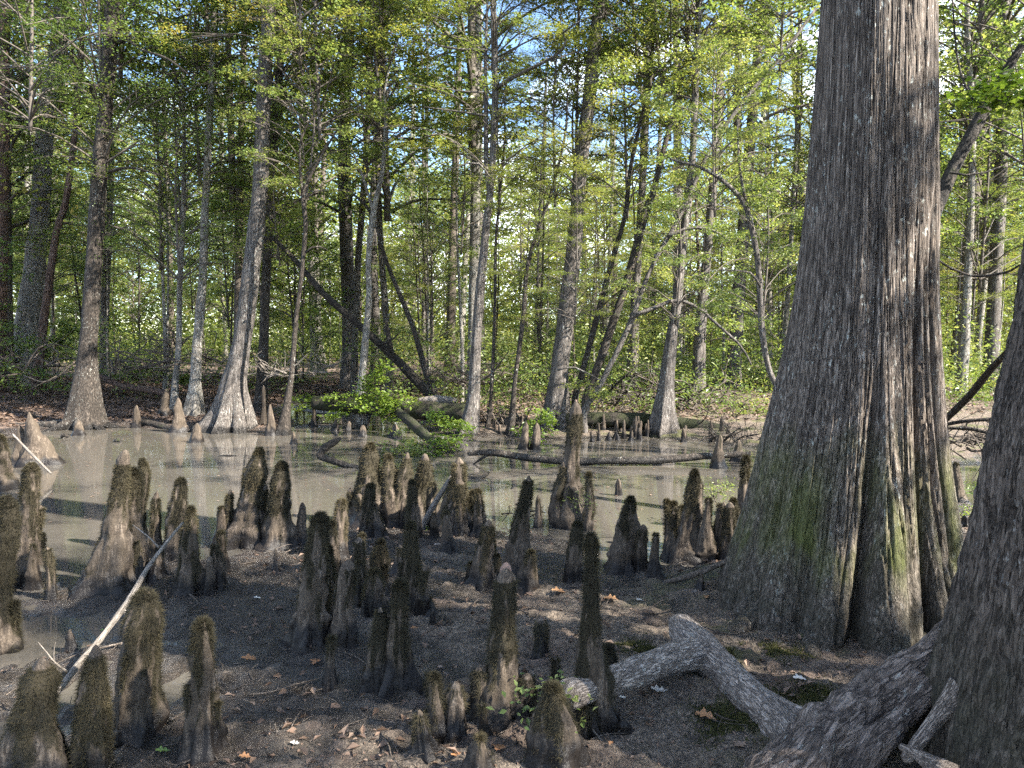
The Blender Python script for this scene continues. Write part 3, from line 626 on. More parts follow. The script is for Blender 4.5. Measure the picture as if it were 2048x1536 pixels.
tree('slim_tree', 'very slim straight stem just right of the forked cypress', ct, 12.8, [(972, 872, 14), (980, 820, 8), (987, 700, 7), (990, 600, 6), (992, 480, 6), (1000, 390, 5), (1008, 300, 4), (1010, 200, 3)], 'dark',
     [('gold', 1, 1000, 420, .2, .45)], flutes=butt(3, .3, .2, 2))
tree('slim_tree', 'slim dark stem leaning right from a bulbous foot, left of the tall round cypress', ct, 12.5, [(1018, 880, 22), (1024, 840, 14), (1030, 760, 9), (1046, 640, 9), (1054, 540, 8), (1075, 460, 7), (1104, 380, 6), (1130, 270, 5), (1135, 180, 3)], 'dark',
     [('gold', 2, 1075, 560, .2, .5), ('gold', 0, 1110, 400, .3, .6)], flutes=butt(3, .3, .25, 6))
tree('cypress_tree', 'tall round cypress leaning slightly right behind the red tipped knee', ct, 12.8, [(1108, 872, 72), (1112, 830, 54), (1118, 760, 38), (1124, 700, 35), (1135, 600, 33), (1152, 460, 29), (1161, 330, 27), (1178, 200, 26), (1190, 80, 25), (1200, -20, 22), (1215, -400, 18), (1240, -1000, 12)], 'cypress',
     [('gold', 1, 1150, 640, -.6, .42), ('gold', 2, 1150, 340, .3, .75), ('gold', 0, 1210, 20, .3, .9), ('over', 0, 1225, -560, 0, .7)], flutes=butt(6, .35, .35, 14), segs=40,
     limbs=[([(1115, 740, 5), (1150, 735, 4), (1200, 760, 2)], 12.2)])
tree('leaning_tree', 'slender leftmost of three grey stems fanning right from one stump', ct, 12.9, [(1150, 800, 14), (1160, 760, 12), (1190, 650, 12), (1222, 530, 11), (1250, 430, 9), (1262, 330, 8), (1290, 200, 6), (1310, 60, 4)], 'dark',
     [('maple', 1, 1255, 420, .2, .7), ('maple', 0, 1300, 160, .3, .9)])
tree('leaning_tree', 'thickest, mossy middle one of three stems fanning right', ct, 12.7, [(1172, 800, 18), (1188, 755, 16), (1214, 680, 17), (1245, 590, 15), (1268, 510, 15), (1290, 430, 17), (1310, 370, 12), (1335, 270, 10), (1365, 150, 8), (1385, 0, 6)], 'dark',
     [('maple', 2, 1340, 260, .2, .9), ('dark', 1, 1375, 80, .3, .9)])
tree('leaning_tree', 'pale bare lowest of three stems, slanting far right to the upper sky gap', ct, 12.3, [(1170, 820, 13), (1195, 780, 12), (1238, 695, 11), (1266, 632, 11), (1290, 565, 9), (1318, 505, 9), (1345, 460, 9), (1372, 405, 8), (1420, 300, 8), (1485, 205, 8), (1560, 115, 7), (1632, 17, 5)], 'cypress',
     [('maple', 1, 1560, 130, .3, .5)], limbs=[([(1266, 632, 9), (1310, 615, 8), (1355, 600, 8), (1400, 618, 6), (1430, 645, 6), (1480, 690, 5), (1503, 730, 3)], 12.2), ([(1335, 475, 7), (1370, 458, 6), (1420, 458, 5), (1460, 482, 3)], 12.2)])
tree('cypress_tree', 'blue grey trunk standing on the bank behind the right mossy log', ct, 17.5, [(1258, 822, 44), (1262, 780, 28), (1266, 700, 22), (1273, 560, 17), (1282, 420, 15), (1292, 220, 14), (1300, 0, 12), (1310, -300, 10)], 'cypress',
     [('maple', 2, 1290, 230, .3, 1.2), ('far', 0, 1305, 0, 0, .7)], flutes=butt(5, .3, .4, 15))
tree('cypress_tree', 'brown cypress with a cone shaped fluted base at the water edge, middle right', ct, 12.4, [(1322, 882, 78), (1325, 850, 56), (1329, 800, 38), (1333, 760, 30), (1340, 700, 25), (1354, 600, 19), (1364, 500, 17), (1375, 400, 15), (1386, 300, 13), (1392, 150, 12), (1400, 0, 9)], 'cypress',
     [('maple', 0, 1352, 640, -.3, .45), ('gold', 2, 1380, 430, .3, .6), ('maple', 1, 1395, 120, .3, .9)], flutes=butt(6, .35, .3, 16), segs=40)
tree('cypress_tree', 'grey cypress with spreading foot behind the cone based cypress, in ferns', ct, 15.8, [(1386, 842, 62), (1390, 800, 44), (1396, 750, 28), (1401, 650, 22), (1410, 550, 19), (1422, 420, 17), (1435, 250, 15), (1445, 50, 13), (1455, -200, 10)], 'cypress',
     [('gold', 0, 1440, 330, .3, .8), ('far', 3, 1450, -60, 0, .6)], flutes=butt(6, .35, .35, 17))
tree('curved_tree', 'slender grey tree bent like a bow just left of the huge cypress', ct, 9.2, [(1600, 900, 13), (1560, 790, 11), (1537, 735, 12), (1524, 660, 12), (1520, 590, 12), (1515, 520, 11), (1502, 450, 11), (1487, 405, 10), (1450, 365, 8), (1400, 335, 6), (1340, 318, 4)], 'cypress',
     [('maple', 0, 1525, 640, .2, .4), ('maple', 1, 1430, 420, .2, .42)], limbs=[([(1495, 420, 7), (1480, 340, 5), (1474, 240, 3)], 9.2), ([(1521, 575, 5), (1500, 545, 4), (1440, 540, 2)], 9.0)])
tree('slim_tree', 'thin pale trunk seen just left of the huge cypress at its upper half', ct, 19, [(1560, 780, 11), (1572, 640, 10), (1582, 480, 9), (1592, 300, 8), (1594, 250, 8), (1600, 0, 6)], 'pale',
     [('gold', 1, 1590, 420, .2, 1.0)])
tree('leaning_tree', 'black lichened tree leaning right, seen high between the two big right trunks', ct, 6.4, [(1700, 820, 40), (1770, 640, 34), (1835, 500, 30), (1870, 420, 27), (1905, 340, 25), (1945, 265, 24), (1985, 190, 20), (2020, 130, 17), (2060, 60, 14), (2130, -100, 9)], 'dead',
     [('maple', 2, 2050, 330, .6, .5), ('maple', 0, 2090, -40, .2, .7), ('maple', 1, 1960, 60, 1.0, .55)],
     limbs=[([(1966, 222, 6), (1940, 190, 5), (1915, 120, 4), (1905, 0, 3)], [6.4, 6.6, 6.8, 7]), ([(1900, 345, 5), (1950, 350, 4), (2010, 330, 2)], 6.3)])
tree('pale_tree', 'blue grey trunk seen between the huge cypress and the right edge tree', ct, 16, [(1915, 850, 40), (1922, 780, 24), (1928, 700, 20), (1935, 560, 15), (1942, 400, 13), (1945, 240, 12), (1935, 60, 10), (1930, -200, 8)], 'pale',
     [('maple', 1, 1960, 560, .3, .9), ('maple', 2, 1940, 260, .3, 1.1), ('gold', 0, 1945, 620, .8, .6)], flutes=butt(5, .3, .3, 18))

# ------------------------------------------------------------------ woods behind: separate trees, sharing a few crowns
TR = []
for q in range(5):
    rr = np.random.default_rng(300+q); mb = MB(); lean = rr.normal(0, .5, 2); r0 = (.13, .17, .10, .15, .2)[q]
    P = [(0, 0, -.3, r0*1.9), (0, 0, .25, r0*1.4), (lean[0]*.1, lean[1]*.1, 1.5, r0*1.05), (lean[0]*.5+rr.normal(0, .1), lean[1]*.4, 6, r0*.85), (lean[0]*1.2, lean[1], 12, r0*.6), (lean[0]*1.6, lean[1]*1.5, 18, r0*.25)]
    add_tube(mb, P, segs=9, rings=26, lump=.08)
    TR.append(mb)
TRM = [[t.mesh('far trunk', M[m_]) for m_ in ('cypress', 'pale', 'twig')] for t in TR]
r = np.random.default_rng(77)
spots = []
tries = 0
while len(spots) < 80 and tries < 9000:
    tries += 1
    y = 17 + 50*r.uniform()**1.15; x = r.uniform(-.80, .82)*y
    if sdist(np.array([x]), np.array([y]))[0] < .6: continue
    if any((x-a)**2+(y-b)**2 < (1.9 + y*.03)**2 for a, b in spots): continue
    spots.append((x, y))
for kx, (x, y) in enumerate(spots):
    zb = hz(x, y); px = 1024 + x/y*FPX
    root = empty('woodland_tree', (x, y, zb))
    gap = 640 < px < 1620 and y > 24                    # the sky shows through here
    tag(root, 'slim trunk with light leafy crown deep in the woods behind the pond', 'tree', 'trees deep in the woods')
    o = link('trunk', TRM[kx % 5][(kx*7) % 3], root); o.rotation_euler = (0, 0, r.uniform(0, 6)); s = r.uniform(.75, 1.25); o.scale = (s, s, s)
    u = r.uniform()
    zc = r.uniform(3.2, 6.5) if not gap else r.uniform(5, 10)
    if u > (.78 if gap else .85): pass
    elif not gap or u < .25: put_crown(root, 'far', int(r.integers(4)), (x, y, zb + zc), r.uniform(0, 6), r.uniform(.75, 1.05)*(0.8 if gap else 1.1))
    else: put_crown(root, 'gold', int(r.integers(3)), (x, y, zb + r.uniform(3, 7)), r.uniform(0, 6), r.uniform(.9, 1.3))
# understorey saplings, 15 to 34 m
r = np.random.default_rng(99); sp2 = []
SAP = [MB() for _ in range(3)]
for q, mb in enumerate(SAP):
    add_tube(mb, [(0, 0, -.2, .05), (.05, .02, 1.2, .04), (.15*(q-1), .1, 3.5, .025), (.3*(q-1), .1, 6, .012)], segs=6, rings=12, lump=.05)
SAPM = [m_.mesh('sapling stem', M[['dark', 'pale', 'twig'][q]]) for q, m_ in enumerate(SAP)]
tries = 0
while len(sp2) < 104 and tries < 5000:
    tries += 1
    y = 15.5 + 20*r.uniform(); x = r.uniform(-.76, .78)*y
    if sdist(np.array([x]), np.array([y]))[0] < .5: continue
    if any((x-a)**2+(y-b)**2 < 1.6**2 for a, b in sp2): continue
    sp2.append((x, y)); zb = hz(x, y); px = 1024+x/y*FPX
    root = empty('sapling', (x, y, zb)); tag(root, 'leafy young tree in the undergrowth behind the pond', 'sapling', 'saplings in the undergrowth')
    o = link('trunk', SAPM[len(sp2) % 3], root); o.rotation_euler = (0, 0, r.uniform(0, 6)); s = r.uniform(.7, 1.1); o.scale = (s, s, s)
    kd, kk = (('dark', 0), ('dark', 1), ('maple', 1), ('low', 2), ('maple', 0))[int(r.integers(5))] if px < 640 else (('gold', 0), ('maple', 0), ('low', 0), ('low', 1), ('maple', 2), ('gold', 1))[int(r.integers(6))]
    put_crown(root, kd, kk, (x, y, zb + r.uniform(.3, 6.5)*r.uniform(.3, 1)), r.uniform(0, 6), r.uniform(.6, .95))
# unseen trees added beside and behind the camera to dapple bank and pond
for q, (x, y, zc, s) in enumerate(((8.9, 0.4, 4.3, .72), (7.2, -3.6, 5.6, .8), (2.6, -3.6, 5.0, .7), (12.0, 6.6, 6.5, .6), (13.5, -2.5, 9, .8))):
    root = empty('unseen_shade_tree', (x, y, hz(x, y))); tag(root, 'unseen tree added out of view to shade the near bank and pond', 'tree', 'unseen trees added for shade')
    o = link('trunk', TRM[q % 5][q % 3], root); o.scale = (1, 1, 1)
    put_crown(root, 'over', q, (x, y, zc), q*1.3, s)

# far woods and undergrowth: masses nobody could count
def foliage_mass(name, label, mat, pts, L, Wd, seed, flat=0.8):
    v, f = leaves(pts, np.full(len(pts), L) if np.isscalar(L) else L, Wd, flat, seed, droop=.2); mb = MB(); mb.add(v, f)
    tag(mb.build(name, M[mat], smooth=False), label, 'undergrowth' if 'wood' not in name else 'woods', kind='stuff')
r = np.random.default_rng(5)
def clumps(n, per, yr, xr, zr, cr, power=1.0):
    out = []
    for _ in range(n):
        y = yr[0]+(yr[1]-yr[0])*r.uniform()**power; x = r.uniform(*xr)*y
        if sdist(np.array([x]), np.array([y]))[0] < .3: continue
        zb = hz(x, y); c = cr*r.uniform(.5, 1.3); m_ = int(per*(c/cr)**1.5)
        P = r.normal(0, 1, (m_, 3))*np.array((c*.6, c*.6, c*.3)) + np.array((x, y, zb + r.uniform(*zr)))
        P[:, 2] = np.maximum(P[:, 2], zb+.02); out.append(P)
    return np.concatenate(out)
foliage_mass('undergrowth', 'low green bushes and ferns among the trunks behind the pond', 'leaf_mid', clumps(430, 220, (16, 46), (-.8, .8), (.05, 1.6), .9), .10, .5, 1)
foliage_mass('undergrowth', 'pale green ferns and seedlings on the far bank', 'leaf_dark', clumps(260, 110, (13.4, 24), (-.10, .8), (.0, .7), .5), .09, .35, 2)
foliage_mass('undergrowth', 'yellowish seedlings dotted over the far bank', 'leaf_gold', clumps(70, 100, (13.4, 24), (-.10, .8), (.0, .5), .4), .07, .4, 12)
def wall(n, per, yr, ztop, cr, seed, pw):
    q = np.random.default_rng(seed); out = []
    for _ in range(n):
        y = q.uniform(*yr); x = q.uniform(-.85, .85)*y; px = 1024+x/y*FPX; zt = ztop*(1.25 if px < 640 else 1.0 if px < 1250 else .9)*y/60
        z_ = zt*q.uniform()**pw; c = cr*q.uniform(.5, 1.3); P = q.normal(0, 1, (int(per*(c/cr)**1.5), 3))*np.array((c*.6, c*.6, c*.32)) + np.array((x, y, hz(x, y)+z_))
        out.append(P)
    return np.concatenate(out)
foliage_mass('far_woods', 'distant yellow green woods closing the view behind the trunks', 'leaf_far', wall(1300, 210, (38, 70), 16, 2.2, 3, 1.45), .24, .7, 3)
foliage_mass('far_woods', 'farthest grey green woods, low behind everything', 'leaf_far2', wall(900, 240, (66, 100), 14, 3.2, 4, 1.5), .36, .7, 4)

# ------------------------------------------------------------------ cypress knees
def knee(label, spec, lobes=(), moss=0.5, blades=1.0, cat='cypress knee', group=None, z=None, red=False, notch=0.0, rough=1.0, name='cypress_knee'):
    """spec: (x_top, y_top, x_base, y_base, w_top, w_base); lobes the same with their own base, fused to it"""
    x1, y1, x0, y0, wt, wb = spec
    sd0 = np.random.default_rng(int(x0*13+y0*3))
    if not lobes and y0 > 1020 and wb > 48 and sd0.uniform() < .75:
        lobes = []
        for _ in range(int(sd0.integers(1, 4))):
            sx = sd0.choice([-1, 1])*wb*sd0.uniform(.22, .36); hf = sd0.uniform(.25, .68); ww = wb*sd0.uniform(.3, .5)
            lobes.append((x0+sx*1.05+(x1-x0)*hf*.7, y0-(y0-y1)*hf, x0+sx, y0-4+sd0.uniform(-3, 5), ww*.4, ww))
    b = G(x0, y0, 0.03 if z is None else z); Yd = b[1] + wb/2*b[1]/FPX*0.8
    root = None
    mbs, bl = MB(), []
    allspec = [spec] + list(lobes); origin = None
    sd = int(x0*7+y0)
    rr = np.random.default_rng(sd)
    for li, (x1, y1, x0, y0, wt, wb) in enumerate(allspec):
        Yl = Yd + (0 if li == 0 else (allspec[0][3]-y0)*0.004)
        B = AT(x0, y0, Yl); T = AT(x1, y1, Yl + rr.normal(0, .02))
        g = hz(B[0], B[1]); B[2] = g if z is None else min(B[2], z)
        if origin is None: origin = np.array((B[0], B[1], g if z is None else z))
        H = max(.035, T[2]-B[2]); s = Yl/FPX/2
        near = Yl < 5.5
        segs = 56 if Yl < 4.2 else 36 if Yl < 7.5 else 20; rings = int(min(70, max(14, H/(0.012 if near else .02))))
        u = np.concatenate([np.linspace(-0.10, 0.93, rings), 1 - 0.07*np.cos(np.linspace(0.25, math.pi/2, 9))])
        u[-1] = 1.0
        wv = rr.normal(0, .5, 4)
        cx = B[0] + (T[0]-B[0])*np.clip(u, 0, 1)**1.15 + .05*wv[0]*np.clip(u, 0, 1)*np.clip(1-u, 0, 1)*3*np.sin(u*4+wv[1])*H
        cyy = B[1] + (T[1]-B[1])*u + .03*wv[2]*np.sin(u*5+wv[3])*H
        cz = B[2] + H*u
        wq = wt*.74; w = wq + (wb-wq)*(0.60*(1-np.clip(u, 0, 1))**1.25 + 0.40*np.exp(-np.clip(u, -.1, 1)*5.0))
        w = w*(1 + .16*fbm(u*H*5, sd*.3, 0, 4, 3)*np.clip(u*3, 0, 1))
        pc = rr.uniform(1.2, 2.2); ch = min(.4, max(.05, wt*s*rr.uniform(1.3, 3.2)/H))
        cap = np.clip(1-np.clip((u-(1-ch))/ch, 0, 1)**pc, 0.0, 1)**.6; R0 = w*s*np.maximum(cap, .02)
        th = np.linspace(0, 2*math.pi, segs, endpoint=False); Tt, U = np.meshgrid(th, u)
        k = np.clip(1-U, 0, 1)**1.3
        ph = rr.uniform(0, 6.28, 4); nl = int(rr.integers(3, 6))
        prof = 1 + .16*k*np.sin(nl*Tt+ph[0]) + .09*k*np.sin((nl*2+1)*Tt+ph[1]+U*2) + .07*np.sin(2*Tt+ph[2]+U*4)
        q = fbm(np.cos(Tt)*2.2+sd, np.sin(Tt)*2.2, U*H*9, sd % 97, 3); q2 = fbm(np.cos(Tt)*7+sd, np.sin(Tt)*7, U*H*22, sd % 89, 3)
        prof += rough*(.13*q + .06*q2)
        prof += .22*np.clip(fbm(U*H*14, sd*.7, 0, 3, 2), 0, 1)*moss         # lumpy burls
        for _ in range(int(rr.integers(3, 10))):
            kt, ku, ks = rr.uniform(0, 6.28), rr.uniform(.1, .95), rr.uniform(.18, .5)
            dt = (Tt-kt+math.pi) % (2*math.pi) - math.pi
            prof += rr.uniform(.10, .34)*np.exp(-(dt/ks)**2 - ((U-ku)*H/(ks*w.mean()*s*1.3))**2)
        R_ = R0[:, None]*prof
        x = cx[:, None]+R_*np.cos(Tt); y = cyy[:, None]+R_*np.sin(Tt)*.92; zz = cz[:, None]+R_*.10*q
        mo = np.clip((U - (1-moss))/0.34 + .22 + 1.7*fbm(np.cos(Tt)*1.7+sd, np.sin(Tt)*1.7, U*H*6, sd % 71, 3) + .5*fbm(np.cos(Tt)*6+sd, np.sin(Tt)*6, U*H*22, sd % 61, 2), 0, 1) if moss > 0 else np.zeros_like(U)
        if red: mo = mo*(U < .9)
        elif rr.uniform() < .45: mo = mo*np.clip((rr.uniform(.9, .97)-U)*30, 0, 1)
        v = np.stack([x, y, zz], -1); n = len(u); i = np.arange(n-1)[:, None]; j = np.arange(segs)[None, :]
        F = np.stack([i*segs+j, i*segs+(j+1) % segs, (i+1)*segs+(j+1) % segs, (i+1)*segs+j], -1).reshape(-1, 4)
        mbs.add(v.reshape(-1, 3)-origin, F, mo.ravel())
        if moss > 0 and blades > 0 and Yl < 9:
            area = H*wb*s*5
            nb = int(min(15000, max(0, area) and area*blades*(85000 if Yl < 4.2 else 36000 if Yl < 6.2 else 11000)))
            ii = rr.integers(2, n-1, nb); jj = rr.integers(0, segs, nb); keep = mo[ii, jj] > rr.uniform(.25, .9, nb); ii, jj = ii[keep], jj[keep]
            fu, fv = rr.uniform(0, 1, len(ii))[:, None], rr.uniform(0, 1, len(ii))[:, None]
            p = v[ii, jj]*(1-fu) + v[np.minimum(ii+1, n-1), jj]*fu; p = p*(1-fv)+v[ii, (jj+1) % segs]*fv
            nr = np.stack([np.cos(th[jj]), np.sin(th[jj]), .15+np.clip((u[ii]-.85)*6, 0, 2)], -1) + rr.normal(0, .5, (len(ii), 3)); nr[:, 2] -= .25*rr.uniform(0, 1, len(ii))
            nr /= np.linalg.norm(nr, axis=1)[:, None]
            px = Yl/FPX*2; ln = rr.uniform(.008, .030, len(ii))*(1 if Yl < 6 else 1.3); wd_ = np.maximum(.0016, px*.5)*rr.uniform(.6, 1.3, len(ii))
            sdv = np.cross(nr, rr.normal(0, 1, (len(ii), 3))); sdv /= np.linalg.norm(sdv, axis=1)[:, None]
            a = p - sdv*wd_[:, None]/2 - nr*.003; b_ = p + sdv*wd_[:, None]/2 - nr*.003; c = p + nr*ln[:, None]; c[:, 2] -= ln*.35*rr.uniform(0, 1, len(ii))
            bl.append(np.stack([a, b_, c], 1).reshape(-1, 3)-origin)
    root = empty(name, tuple(origin)); tag(root, label, cat, group)
    mbs.build('wood', M['knee'], root, attr=True)
    if bl:
        bv = np.concatenate(bl)
        if len(bv) > 60:
            m2 = MB(); m2.add(bv, np.arange(len(bv)).reshape(-1, 3)); m2.build('moss', M['moss'], root, smooth=False)
    if red:
        x1, y1, x0, y0, wt, wb = spec; T = AT(x1, y1, Yd)-origin; s = Yd/FPX/2; mb = MB()
        hgt = (red if red is not True else 22)*Yd/FPX
        add_tube(mb, [(T[0]-.002, T[1]-.004, T[2]-hgt*1.3, wt*s*.50), (T[0], T[1]-.004, T[2]-hgt*.4, wt*s*.46), (T[0], T[1], T[2]+.008, wt*s*.20)], segs=18, rings=12, lump=.22, freq=30); mb.build('bare_tip', M['knee_red'], root)
    return root
#@@KNEES
K = knee
# bottom row, nearest
K('broad mossy knee in the bottom left corner with a small pale bead on top', (78, 1318, 72, 1600, 62, 190), moss=.95)
K('mossy knee right of the broad corner knee, behind the stick end', (190, 1290, 182, 1560, 50, 84), moss=.8)
K('thick two toned knee with black foot in front of the bleached stick', (290, 1178, 268, 1490, 70, 120), [(262, 1300, 250, 1500, 40, 80)], moss=.55)
K('upright knee with mossy cap and pale lower half, alone right of the puddle', (408, 1234, 405, 1530, 46, 82), moss=.45)
K('tallest near knee with red bare tip and shaggy moss, centre bottom', (1012, 1130, 1000, 1480, 42, 118), [(960, 1330, 975, 1475, 60, 90), (1055, 1345, 1040, 1475, 60, 70)], moss=.75, red=13)
K('pointed shaggy knee rising behind the cut end of the fallen limb', (1182, 1066, 1192, 1490, 26, 108), [(1215, 1290, 1215, 1400, 40, 50)], moss=.7)
K('wide mossy knee at bottom touching the cut limb end, small leaves on top', (1105, 1368, 1112, 1580, 74, 112), moss=.6)
K('slender grey knee of the bottom group, left one', (868, 1348, 872, 1500, 24, 62), moss=.45)
K('bent grey knee of the bottom group beside the slender one', (912, 1362, 905, 1500, 40, 60), moss=.3)
K('small pale round topped knee at the bottom edge', (960, 1472, 955, 1590, 30, 80), moss=.25)
K('small dark knee leaning against the tall shaggy one at lower left', (838, 1420, 850, 1540, 30, 60), moss=.6)
K('short pale lumpy stub in front of the pointed shaggy knee', (1245, 1442, 1250, 1490, 26, 40), moss=.0)
# left edge group
K('tall knee cut by the left edge, thick with moss', (8, 992, 0, 1300, 48, 90), moss=.85)
K('crooked mossy knee near the left edge with drooping fibres', (62, 925, 50, 1165, 40, 52), [(80, 1010, 66, 1160, 18, 34)], moss=.5)
K('short knee behind the left edge knees in shadow', (2, 870, 0, 985, 36, 70), moss=.5, z=0)
K('tiny black stub standing in the left puddle', (140, 1258, 140, 1300, 18, 26), moss=0)
# second row
K('large sunlit knee with bare tan foot behind the bleached stick', (252, 898, 212, 1190, 26, 112), [(266, 935, 268, 1130, 30, 62), (235, 1010, 235, 1180, 40, 70)], moss=.6)
K('narrow mossy knee right behind the large sunlit knee', (283, 916, 288, 1100, 22, 38), moss=.7)
K('short pointed knee in the water between two taller mossy ones', (313, 982, 306, 1110, 15, 46), moss=.5)
K('mossy headed knee crossed by the thin end of the bleached stick', (362, 955, 350, 1115, 24, 62), moss=.6)
K('knee with flared pale foot just right of the thin stick end', (382, 1012, 378, 1192, 30, 72), moss=.55)
K('small flat stub at the foot of the flared pale knee', (420, 1112, 418, 1190, 16, 26), moss=0)
K('small smooth dark knee at the water edge left of the great pair', (443, 1013, 438, 1088, 13, 32), moss=.15)
K('broad cone knee, left one of the great pair by the water', (520, 895, 492, 1092, 38, 112), moss=.6)
K('mossy knee, right one of the great pair by the water', (566, 922, 550, 1096, 36, 84), moss=.7)
K('small bare pointed knee right of the great pair', (605, 1004, 603, 1086, 14, 36), moss=0)
K('tiny pale peg standing alone on dark mud', (551, 1096, 551, 1142, 8, 13), moss=0)
K('tall broad knee leaning right with mossy shoulders, left of the centre thicket', (642, 1024, 616, 1304, 38, 86), [(655, 1090, 640, 1290, 34, 60)], moss=.6)
K('dark knee behind the tall leaning broad one', (684, 998, 678, 1120, 28, 46), moss=.5)
K('sunlit tan knee with mossy cap in the thicket front', (698, 1118, 682, 1302, 38, 62), moss=.35)
K('short knee with dark foot in front of the sunlit tan one', (664, 1272, 660, 1378, 22, 34), moss=.2)
K('thin mossy knee between the sunlit tan knee and the thicket', (718, 1074, 722, 1215, 20, 40), moss=.7)
K('dark mossy knee, back left of the centre thicket', (762, 1078, 752, 1200, 34, 56), moss=.8)
K('knee with mossy top and bare pink patch in the thicket', (748, 1140, 752, 1250, 40, 58), moss=.5)
K('straight dark knee at the front left of the centre thicket', (760, 1215, 758, 1392, 32, 58), moss=.7)
K('wide footed knee at the front right of the centre thicket', (800, 1160, 796, 1400, 30, 88), moss=.55)
K('tall mossy knee, highest of the centre thicket', (822, 1042, 822, 1235, 30, 62), moss=.7)
K('bare footed narrow knee at the right of the thicket', (853, 1132, 846, 1245, 24, 30), moss=.45)
K('tiny cut pale stub by the lit litter', (867, 1218, 865, 1262, 9, 13), moss=0)
K('small round mossy knee alone on mud right of the tallest near knee', (1082, 1236, 1080, 1335, 30, 36), moss=.8)
# mid row by the near shore
K('broad mossy knee of the waterside cluster, leftmost', (742, 885, 734, 1052, 26, 96), moss=.65)
K('twin headed lumpy knee in the waterside cluster', (775, 908, 788, 1048, 34, 62), [(815, 905, 800, 1045, 34, 56)], moss=.8)
K('mossy knee behind the leaning grey pole', (850, 906, 848, 1040, 24, 56), moss=.75)
K('flared knee with mossy head just right of the leaning grey pole', (918, 915, 912, 1072, 28, 92), moss=.5)
K('small dark knee behind the flared knee, in the water', (948, 984, 948, 1048, 15, 22), moss=.3)
K('small pointed knee under the leaning pole', (834, 1012, 832, 1080, 12, 30), moss=0)
K('thin pale knee at the foot of the leaning pole', (868, 1026, 868, 1082, 14, 20), moss=.1)
K('short pale knee between the cluster foot and the pole', (806, 1005, 806, 1052, 10, 16), moss=0)
K('jagged dark knee left of the slanting tall one', (978, 1038, 966, 1182, 30, 76), moss=.65)
K('slanting tall knee with bare grey point above the mud', (1058, 950, 1034, 1165, 16, 78), [(1062, 1100, 1055, 1235, 30, 48)], moss=.45)
K('thin twin knee standing in the water behind the slanting one', (1076, 990, 1076, 1050, 13, 20), moss=.2)
K('tallest waterside knee with smooth red point, right of centre', (1152, 802, 1140, 1052, 22, 82), [(1128, 920, 1122, 1050, 40, 50)], moss=.5, red=60)
K('mossy side knee attached right of the tall red pointed knee', (1178, 942, 1172, 1056, 14, 34), moss=.5)
K('knee half lit on its right side in front of the tall red pointed knee', (1156, 1042, 1146, 1168, 28, 40), moss=.5)
K('hollow broken topped stump knee at the right water edge', (1262, 992, 1246, 1142, 46, 92), moss=.3)
K('narrow knee attached to the hollow stump knee', (1286, 1048, 1282, 1140, 20, 28), moss=.4)
K('small sunlit pointed knee right of the hollow stump', (1312, 1066, 1308, 1162, 14, 42), moss=.2)
K('dark mossy post like knee left of the moss capped knee', (1347, 1002, 1352, 1092, 22, 32), moss=.75)
K('moss capped knee leaning right, tallest left of the huge cypress', (1390, 938, 1372, 1122, 30, 84), moss=.32)
K('bare sunlit pointed knee between moss capped knee and huge cypress', (1418, 996, 1408, 1124, 13, 62), moss=.15)
K('lumpy narrow knee right of the bare sunlit pointed one', (1440, 1008, 1440, 1090, 17, 28), moss=.3)
K('dark rounded knee close to the huge cypress', (1467, 997, 1468, 1095, 24, 46), moss=.6)
K('tall dark knee with grey point touching the huge cypress flank', (1493, 912, 1488, 1062, 15, 48), moss=.4)
K('small knee at the foot of the huge cypress by the slanting stick', (1402, 1145, 1400, 1195, 12, 18), moss=.2)
# standing in the pond
K('big tan cone knee in the water at the left', (58, 824, 80, 935, 22, 110), [(88, 870, 100, 932, 20, 60), (38, 850, 52, 925, 20, 70)], moss=0, z=0)
K('short grey stump knee alone in the water at left centre', (394, 846, 393, 886, 22, 28), moss=0, z=0)
K('small flat stump knee in the water before the dark rooted tree', (158, 840, 157, 872, 20, 28), moss=0, z=0)
K('small peg knee alone in the right pond water', (1237, 956, 1237, 992, 13, 18), moss=0, z=0)
K('knee poking through the water beyond the long log', (1440, 868, 1436, 938, 14, 34), moss=.2, z=0)
K('low black stub beside the great pair in the water', (587, 862, 587, 888, 9, 14), moss=0, z=0)
K('dark knee at the right pond edge under the long log end', (1478, 880, 1476, 925, 16, 40), moss=.2, z=0)
K('tall fluted knee at left bank beneath the spotted tree', (357, 795, 355, 866, 17, 42), moss=0, z=0)
K('dark cone knee on the left bank by the slim sapling', (332, 778, 330, 842, 10, 30), moss=0)
K('slender knee beside the leaning grey cypress foot', (541, 808, 540, 872, 11, 24), moss=0, z=0)
K('knee with a thin spike just right of the grey cypress foot', (527, 770, 526, 860, 8, 22), moss=0, z=0)
K('small brown stub knee on the left bank shore', (273, 810, 272, 856, 13, 18), moss=0, z=0)
K('small cone knee on the bright channel behind', (628, 814, 627, 852, 7, 18), moss=0, z=0)
K('dark pair knee in front of the sunlit shrub', (672, 838, 670, 862, 10, 18), [(698, 842, 697, 864, 10, 18)], moss=0, z=0)
K('black knee under the green shrub', (726, 850, 725, 874, 12, 22), moss=0, z=0)
K('black ragged stub knee left of the mossy slanting limb', (790, 848, 790, 872, 18, 26), moss=0, z=0)
K('tall knee with shrub growing from its top, right of centre', (1052, 842, 1048, 900, 14, 24), moss=0, z=0)
K('knee beside the shrub topped one', (1074, 846, 1070, 900, 18, 24), moss=0, z=0)
K('pointed dark knee behind the huge cypress on its right', (1912, 925, 1914, 1005, 12, 42), moss=.2)
K('lit stubby knee low between the two right trunks', (1930, 1030, 1930, 1062, 12, 20), moss=0)
K('knee in shadow left of the pointed one, right gap', (1888, 945, 1888, 1000, 12, 24), moss=.2)
rk = np.random.default_rng(18)
